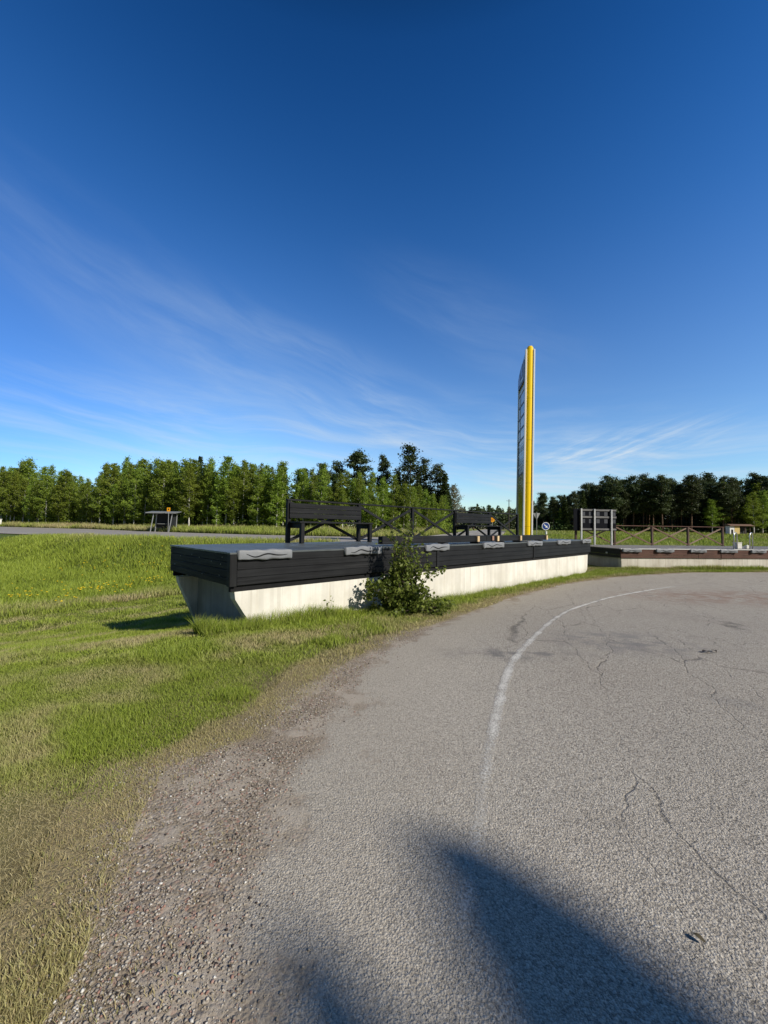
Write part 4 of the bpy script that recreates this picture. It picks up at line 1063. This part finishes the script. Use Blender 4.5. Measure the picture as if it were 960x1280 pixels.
for i in range(3): z1 = RZ - .034 - i * .131; mb.box(-.002, .028, .032, RW, z1 - .127, z1, .004)
mb.build('end_fascia', m_black, rp)
m_conc3 = concrete('pitted_pale_concrete', (.52, .48, .41), (.68, .65, .58), .8)
MB().prism([(.06, .245), (.10, -.9), (RL, -.9), (RL, .245)], 'y', .05, .25).build('front_wall', m_conc3, rp)
MB().box(.10, .30, .252, RW - .3, -.9, .24).build('end_wall', m_conc2, rp)
MB().box(.05, RL, .26, RW - .05, RZ - .25, RZ - .036).build('deck_framing', m_dark, rp)
mb = MB().tube([(-.03, .9, .40), (-.03, .9, .47)], .05, 8); mb.build('hook', plain_mat('galvanised', (.5, .5, .5), .4, .7), rp)
rr = thing('timber_railing', 'weathered brown timber railing with crossed braces on the right platform', 'railing', (RA[0], RA[1], 0), RANG)
QT = [.37, 2.67, 4.97, 7.22, 9.44]; QY = 4.0
for t_ in QT: MB().box(t_ - .05, t_ + .05, QY - .05, QY + .05, RZ + .001, RZ + 1.06, .005).build('post', m_brownz, rr)
MB().box(QT[0] - .08, QT[-1] + .08, QY - .06, QY + .06, RZ + 1.062, RZ + 1.105, .005).build('top_rail', m_brown, rr)
m_pbr = wood_mat('pale_brown_brace', (.16, .105, .078), (.27, .20, .15), .75, 0)  # one brace of each crossing is paler than the other
m_pbr2 = wood_mat('brown_brace', (.10, .055, .04), (.19, .12, .09), .75, 0)
for a_, b_ in zip(QT[:-1], QT[1:]):
    MB().beam((a_ + .05, QY - .02, RZ + 1.0), (b_ - .05, QY - .02, RZ + .06), .03, .075).build('brace', m_pbr2, rr)
    MB().beam((a_ + .05, QY + .02, RZ + .06), (b_ - .05, QY + .02, RZ + 1.0), .03, .075).build('brace', m_pbr, rr)
GQ = 'grey pads along the right platform'
for i, (a_, b_, lab) in enumerate(((.05, .95, 'grey pad at the near left corner of the brown platform'), (1.71, 2.6, 'second grey pad from the left corner of the brown platform'),
                                   (3.43, 4.25, 'grey pad below the third railing bay of the brown platform'), (4.98, 5.85, 'grey pad just left of the steel hoops on the brown platform'),
                                   (6.6, 7.4, 'grey pad directly under the steel hoops on the brown platform'))):
    pad(a_, b_, i * 2.3 + 1.1, RANG, RA + np.array([.003, -.03]), RZ - .012, lab, GQ)
# steel hoops
m_steel = plain_mat('brushed_steel', (.55, .55, .56), .32, .9, var=.1)
def at_r(t_, s_, z=RZ): return (RA[0] + t_ * math.cos(RANG) - s_ * math.sin(RANG), RA[1] + t_ * math.sin(RANG) + s_ * math.cos(RANG), z)
def hoop(t_, label):
    r = thing('steel_hoop', label, 'grab rail', at_r(t_, .34), RANG + .25, 'steel hoops on the right platform')
    p = [(-.20, 0, .0), (-.20, 0, .55)] + [(-.20 + .18 * (1 - math.cos(a_)), .02 * a_, .55 + .24 * math.sin(a_)) for a_ in np.linspace(.2, math.pi - .25, 10)] + [(.19, .08, .48), (.24, .10, 0)]
    MB().tube(p, .022, 10).build('rail', m_steel, r, smooth=True)
    for q in ((-.20, 0), (.24, .10)):
        MB().tube([(q[0], q[1], .001), (q[0], q[1], .012)], .06, 12).build('foot_plate', m_steel, r)
    return r
hoop(6.28, 'curved steel hoop beside the white box, left of the two'); hoop(7.13, 'curved steel hoop at the right edge of the photo')
bx = thing('plastic_box', 'small white plastic box standing between the two steel hoops', 'box', at_r(6.78, .75), RANG)
MB().box(-.14, .14, -.11, .11, .002, .27, .012).build('body', m_white, bx); MB().box(-.15, .15, -.12, .12, .272, .31, .008).build('lid', m_white, bx)
cn = thing('plastic_canister', 'low white canister right of the white box by the hoops', 'canister', at_r(7.30, .75), RANG)
MB().box(-.08, .08, -.06, .06, .002, .17, .015).build('body', m_white, cn); MB().tube([(.03, 0, .171), (.03, 0, .21)], .02, 8).build('cap', m_white, cn)

# slatted board on three posts, seen from behind
m_galv = plain_mat('galvanised_posts', (.48, .49, .50), .45, .55, var=.12)
m_navy = plain_mat('dark_board', (.005, .006, .010), .8, var=.3, spec=.1)
m_lath = wood_mat('grey_battens', (.085, .085, .085), (.20, .195, .19), .7, 0)
nb_ = thing('notice_board', 'dark notice board seen from behind, on three light grey posts', 'board', at_r(.0, 3.62), RANG)
NP = (.45, 1.22, 2.22)
for i, t_ in enumerate(NP):
    MB().box(t_ - .04, t_ + .04, -.04, .04, .002, 1.98 - .02 * i, .006).build('post', m_galv, nb_)
MB().box(.06, 2.56, .09, .12, .78, 1.97, .004).build('panel', m_navy, nb_)
for z_ in (1.90, 1.52, .86): 
    MB().box(.42, 2.55, .044, .088, z_ - .05, z_ + .05, .004).build('batten', m_lath, nb_)
m_window = plain_mat('board_grey_plates', (.045, .050, .062), .6, var=.3)
for z_ in (1.70, 1.30):
    for t_ in (.62, 1.05, 1.48, 1.95, 2.42):
        MB().box(t_ - .10, t_ + .10, .080, .089, z_ - .11, z_ + .11, .002).build('plate', m_window, nb_)

# ------------------------------------------------------------------ price sign
m_yel = plain_mat('yellow_enamel', (1.0, .66, .004), .5, var=.04, scale=1.5, spec=.25)
m_yel2 = plain_mat('shade_darkened_yellow', (.40, .30, .015), .16, var=.05, scale=1.5, spec=.6)  # enamel yellow darkened, the shade of the face put into the colour
m_wht = plain_mat('white_enamel', (.82, .82, .80), .35, var=.04, scale=2.)
m_frame = plain_mat('dark_sign_frame', (.02, .022, .03), .4)
m_glass = plain_mat('price_display', (.10, .115, .15), .12, var=.1, spec=.8)
m_greyp = plain_mat('grey_sign_panel', (.11, .12, .125), .15, var=.1, spec=.7)
m_logo = plain_mat('navy_logo', (.012, .013, .035), .35); m_lilac = plain_mat('lilac_logo', (.15, .13, .24), .3); m_pale2 = plain_mat('pale_logo', (.50, .50, .50), .35)
m_seam = plain_mat('panel_seam', (.35, .21, .01), .5)
PYA = math.atan2(.987, .16)                            # local x runs along the face, away from the road
py = thing('price_sign', 'tall yellow and white fuel price pylon behind the black platform', 'sign', (7.08, 20.0, Gf(7.08, 20.)), PYA)
py.rotation_euler = (Matrix.Rotation(math.radians(.75), 3, 'Y') @ Matrix.Rotation(PYA, 3, 'Z')).to_euler()   # stands slightly out of plumb
gz = Gf(7.08, 20.); T0 = 10.62 - gz
W = 2.05; hw = .235
top_arc = [(W * t, T0 - .12 - .80 * t ** 2.1) for t in np.linspace(0, 1, 12)]
MB().prism([(.12, .0)] + [(max(.12, a_), b_) for a_, b_ in top_arc] + [(W, .0)], 'y', -.17, .17).build('panel_core', m_greyp, py)
def fx(a, b, z0, z1, th, name, mat, parent=py, side=1):
    """a plate on the face; side=+1 is the face seen from the camera"""
    y0, y1 = (.171, .171 + th) if side > 0 else (-.171 - th, -.171)
    return MB().box(a, b, y0, y1, z0 - gz, z1 - gz, min(.006, th / 3)).build(name, mat, parent)
for sd_ in (1, -1):
    yy0, yy1 = (.171, .179) if sd_ > 0 else (-.179, -.171)
    MB().prism([(.14, 8.9 - gz)] + [(max(.14, a_), b_ - .02) for a_, b_ in top_arc[1:]] + [(W - .01, 8.9 - gz)], 'y', yy0, yy1).build('head_panel', m_yel2, py)
    y0 = .18 * sd_; y1 = y0 + .06 * sd_
    lp = [(.28, 9.05), (W - .06, 9.05), (W - .02, 9.2), (W - .02, 9.62), (1.72, 9.83), (1.3, 10.0), (.9, 10.10), (.28, 10.12), (.20, 10.02), (.20, 9.15)]
    lg = MB().prism([(a_, b_ - gz) for a_, b_ in lp], 'y', min(y0, y1), max(y0, y1)).build('logo_plate', m_logo, py)
    for a_, b_, c_, d_, mt in ((.34, .52, 9.16, 10.02, m_pale2), (.52, 1.2, 9.16, 9.34, m_pale2), (.66, 1.15, 9.42, 10.02, m_lilac), (1.25, 1.9, 9.18, 9.68, m_lilac)):
        e0 = y1; e1 = y1 + .012 * sd_
        MB().box(a_, b_, min(e0, e1), max(e0, e1), c_ - gz, d_ - gz, .003).build('logo_mark', mt, lg)
    zt = [8.60, 7.96, 7.33, 6.73, 6.14]
    for k in range(4):
        f_ = fx(.16, W - .04, zt[k + 1] + .01, zt[k] - .01, .014, 'price_row', m_frame, py, sd_)
        s0, s1 = (.186, .198) if sd_ > 0 else (-.198, -.186)
        MB().box(.24, 1.22, s0, s1, zt[k + 1] + .07 - gz, zt[k] - .06 - gz, .003).build('display', m_glass, f_)
        MB().box(1.40, 1.92, s0, s1, zt[k + 1] + .07 - gz, zt[k] - .06 - gz, .003).build('grade_plate', m_pale2, f_)
    fx(.15, W - .03, 8.66, 8.86, .02, 'white_band', m_pale2, py, sd_)
    ip = fx(.15, W - .03, 4.30, 6.10, .012, 'info_panel', m_greyp, py, sd_)
    s0, s1 = (.184, .192) if sd_ > 0 else (-.192, -.184)
    for z_ in (5.92, 5.40, 4.78): MB().box(.2, W - .06, s0, s1, z_ - .02 - gz, z_ + .02 - gz, .002).build('white_line', m_wht, ip)
    for a_ in (.45, .8, 1.1, 1.45): MB().box(a_, a_ + .16, s0, s1, 5.52 - gz, 5.80 - gz, .002).build('pictogram', m_pale2, ip)
    for a_, b_ in ((.35, .9), (1., 1.6)): MB().box(a_, b_, s0, s1, 4.4 - gz, 4.68 - gz, .002).build('pictogram', m_pale2, ip)
    fx(.15, W - .03, .9, 4.28, .012, 'lower_panel', m_yel2, py, sd_)
# rounded yellow edge column with seams, white trims
for xx, flip in ((.0, -1), (W, 1)):
    arc = [(xx + flip * .09 * math.sin(a_) + (.02 if flip < 0 else -.02), .15 * -math.cos(a_)) for a_ in np.linspace(0, math.pi, 14)]
    top_z = T0 if flip < 0 else T0 - 1.0
    segs = [0, 1.9, 4.05, 6.2, 8.3, top_z]
    mb = MB()
    for a_, b_ in zip(segs[:-1], segs[1:]): mb.prism(arc, 'z', a_, b_ - .012)
    # domed top
    mb.prism([(xx + (p_[0] - xx) * .7, p_[1] * .7) for p_ in arc], 'z', top_z - .012, top_z + .05)
    ec = mb.build('edge_column', m_yel, py)
    MB().prism([(xx + (p_[0] - xx) * .985, p_[1] * .985) for p_ in arc], 'z', .01, top_z - .05).build('seam', m_seam, ec)
    for s_ in (-1, 1):
        y0, y1 = sorted((s_ * .155, s_ * .235))
        MB().box(xx - .065 if flip < 0 else xx - .10, xx + .10 if flip < 0 else xx + .065, y0, y1, 0, top_z - .12, .012).build('white_trim', m_wht, py)
MB().box(-.3, W + .3, -.4, .4, -.3, .08, .02).build('footing', m_conc3, py)

# ------------------------------------------------------------------ traffic signs, poles
m_blue = plain_mat('sign_blue', (.012, .05, .26), .35, var=.05); m_alu = plain_mat('sign_back_grey', (.34, .35, .35), .5, .3, var=.1)
m_orange = plain_mat('sign_orange', (.80, .36, .01), .4, var=.05)
def pole_sign(name, label, cat, px, Y, rz=0.):
    X = on_view(px, Y); return thing(name, label, cat, (X, Y, Gf(X, Y)), rz), X, Gf(X, Y)
t_, X, z0 = pole_sign('keep_right_sign', 'round blue sign with a white arrow pointing down to the right, on a short post', 'road sign', 682.4, 33)
zc_ = 1.74 - z0
MB().tube([(0, .03, 0), (0, .03, zc_ + .28)], .03, 8).build('post', m_alu, t_)
MB().disc((0, 0, zc_), .32, 28, th=.012).build('rim', m_wht, t_)
bd_ = MB().disc((0, -.008, zc_), .275, 28, th=.008).build('disc', m_blue, t_)
def rot45(p): a_ = math.radians(-42); return (p[0] * math.cos(a_) - p[1] * math.sin(a_), zc_ + p[0] * math.sin(a_) + p[1] * math.cos(a_))
MB().prism([rot45(p) for p in ((-.2, -.035), (.03, -.035), (.03, -.11), (.21, 0), (.03, .11), (.03, .035), (-.2, .035))], 'y', -.020, -.0125).build('arrow', m_wht, t_)
MB().tube([(0, -.06, zc_ - .66), (0, -.06, zc_ - .42)], .075, 10).build('reflector', m_wht, t_)
t_, X, z0 = pole_sign('yield_sign', 'grey back of a triangular road sign on a pole right of the price sign', 'road sign', 670.8, 40)
zt_ = 1.5 + (661.3 - 641.5) * 40 / 506 - z0
MB().prism([(-.36, zt_), (.36, zt_), (.03, zt_ - .62), (-.03, zt_ - .62)], 'y', -.008, .008).build('plate', m_alu, t_)
MB().tube([(0, -.04, 0), (0, -.04, zt_ + .12)], .032, 8).build('post', m_alu, t_)
MB().box(-.2, .2, -.018, -.009, zt_ - .14, zt_ - .09, .002).build('bracket', m_alu, t_)
t_, X, z0 = pole_sign('round_sign', 'small round orange sign on a pole right of the second bench', 'road sign', 615.6, 40)
zc_ = 1.5 + (660.5 - 649.8) * 40 / 506 - z0
MB().tube([(0, .03, 0), (0, .03, zc_ + .25)], .03, 8).build('post', m_alu, t_); MB().disc((0, 0, zc_), .235, 24, th=.012).build('disc', m_orange, t_)
MB().disc((0, -.008, zc_), .12, 20, th=.006).build('emblem', plain_mat('sign_deep_orange', (.62, .22, .01), .4), t_)
t_, X, z0 = pole_sign('utility_pole', 'thin dark wooden utility pole on the skyline left of the price sign', 'pole', 636.3, 115)
m_polew = wood_mat('old_pole_wood', (.05, .042, .036), (.12, .10, .09), .8, 2)
zt_ = 1.5 + (660.8 - 624) * 115 / 506 - z0
MB().tube([(0, 0, 0), (0, 0, zt_)], [.15, .10], 8).build('post', m_polew, t_)
MB().box(-.7, .7, -.05, .05, zt_ - .55, zt_ - .45, .01).build('crossarm', m_polew, t_)
a_ = np.array([X, 115, z0 + zt_ - .4]); b_ = np.array([on_view(540, 76), 76, 1.5 + (659.4 - 611) * 76 / 506])
MB().tube([a_ + (b_ - a_) * s + np.array([0, 0, -1.6 * 4 * s * (1 - s) * .5]) for s in np.linspace(0, 1, 14)], .022, 5).build('wire', m_frame, t_)

# bus shelter across the road
X, Y = on_view(204, 42.5), 42.5
bs = thing('bus_shelter', 'small open bus shelter with slanting legs beyond the road on the left', 'bus shelter', (X, Y, Gf(X, Y)), .10)
m_shd = plain_mat('shelter_dark_boards', (.016, .018, .020), .7); m_shr = plain_mat('shelter_roof', (.20, .21, .21), .5)
MB().prism([(-.75, 1.98), (-.72, 2.07), (.72, 2.24), (.80, 2.17)][::-1], 'x', -1.45, 1.55).build('roof', m_shr, bs)
MB().prism([(-.70, 1.93), (-.70, 1.972), (.70, 2.12), (.70, 2.0)][::-1], 'x', -1.3, 1.4).build('roof_frame', m_shd, bs)
MB().box(-.95, 1.0, .62, .68, .45, 2.0, .004).build('back_panel', m_shd, bs)
MB().box(1.0, 1.06, -.45, .66, .40, 1.98, .004).build('side_panel', m_shd, bs)
for x0, x1, y0 in ((-1.02, -.72, -.5), (.82, 1.12, -.5), (-1.0, -.85, .55), (1.1, 1.16, .6)):
    MB().beam((x0, y0, -.05), (x1, y0, 1.95), .075, .075).build('leg', m_galv, bs)
MB().box(-.9, .95, .25, .61, .86, .92, .004).build('seat', m_shr, bs)
X, Y = on_view(216.3, 42.2), 42.2
st_ = thing('bus_stop_sign', 'small yellow bus stop sign above the right end of the shelter roof', 'road sign', (X, Y - .9, Gf(X, Y - .9)))
MB().tube([(0, .03, 0), (0, .03, 2.55)], .028, 8).build('post', m_alu, st_)
MB().box(-.17, .17, -.01, .01, 2.16, 2.56, .004).build('plate', m_orange, st_)
MB().box(-.06, .06, -.016, -.011, 2.30, 2.46, .002).build('emblem', m_frame, st_)
# pale cabinet at the left edge
X, Y = on_view(-1.5, 70), 70
cb = thing('roadside_cabinet', 'narrow white roadside cabinet at the left edge of the photo', 'cabinet', (X, Y, Gf(X, Y)))
MB().box(-.35, .35, -.25, .25, 0, 1.25, .02).build('body', m_wht, cb); MB().box(-.4, .4, -.3, .3, 1.252, 1.34, .02).build('lid', m_wht, cb)
# yellow kiosk under the right wood
X, Y = on_view(921, 86), 86
ks = thing('garden_kiosk', 'small yellow and white shed with a brown roof under the right wood', 'shed', (X, Y, Gf(X, Y) - .1), .05)
m_ky = plain_mat('pale_yellow_boards', (.62, .47, .18), .7); m_kr = plain_mat('brown_roof', (.17, .10, .065), .8)
MB().box(-2.5, -1.45, -1.0, .0, 0, 1.95, .02).build('wall', m_wht, ks); MB().box(-1.448, -.3, -1.02, .0, 0, 1.95, .02).build('wall', m_ky, ks)['label'] = 'pale yellow wall'
MB().box(-2.2, -1.75, -1.012, -1.001, .1, 1.2, .004).build('doorway', m_dark, ks)
MB().box(-.298, 2.0, -.2, .0, 0, 1.95, .01).build('back_wall', m_shd, ks)
for xx in (.9, 2.0): MB().box(xx - .06, xx + .06, -1.0, -.88, 0, 1.95, .01).build('post', m_brownz, ks)
MB().prism([(-1.4, 1.96), (-1.4, 2.04), (-.5, 2.35), (.4, 2.04), (.4, 1.96)][::-1], 'x', -2.7, 2.6).build('roof', m_kr, ks)

# dry leaves on the asphalt
m_dry = plain_mat('dry_leaf', (.075, .060, .030), .8, var=.3, scale=40)
m_dry2 = plain_mat('dark_leaf', (.045, .030, .02), .8, var=.3, scale=40)
def leaf(x, y, L, rz, label, mat):
    r = thing('fallen_leaf', label, 'leaf', (x, y, Gf(x, y) + .017), rz)
    vs = []
    for i, t in enumerate(np.linspace(0, 1, 9)):
        w_ = L * .24 * math.sin(math.pi * t) ** .8
        for s in (-1, 0, 1): vs.append((L * (t - .5), s * w_, .004 + abs(s) * .28 * w_ + .06 * L * math.sin(t * 5)))
    fs = [(i * 3 + j, i * 3 + j + 1, i * 3 + j + 4, i * 3 + j + 3) for i in range(8) for j in range(2)]
    mb = MB(); mb.add(vs, fs); mb.build('blade', mat, r, smooth=True)
    MB().tube([(-L * .5, 0, .006), (-L * .75, .01, .003)], .0012, 5).build('stalk', mat, r)
    return r
leaf(1.17, 1.53, .042, -.9, 'small brown leaf lying alone on the asphalt beside the tree shadow', m_dry)
leaf(4.02, 5.08, .13, .3, 'dark curled leaf lying on the asphalt at the right', m_dry2)
leaf(4.15, 5.12, .10, 1.4, 'dark leaf touching the curled leaf on the asphalt', m_dry2)
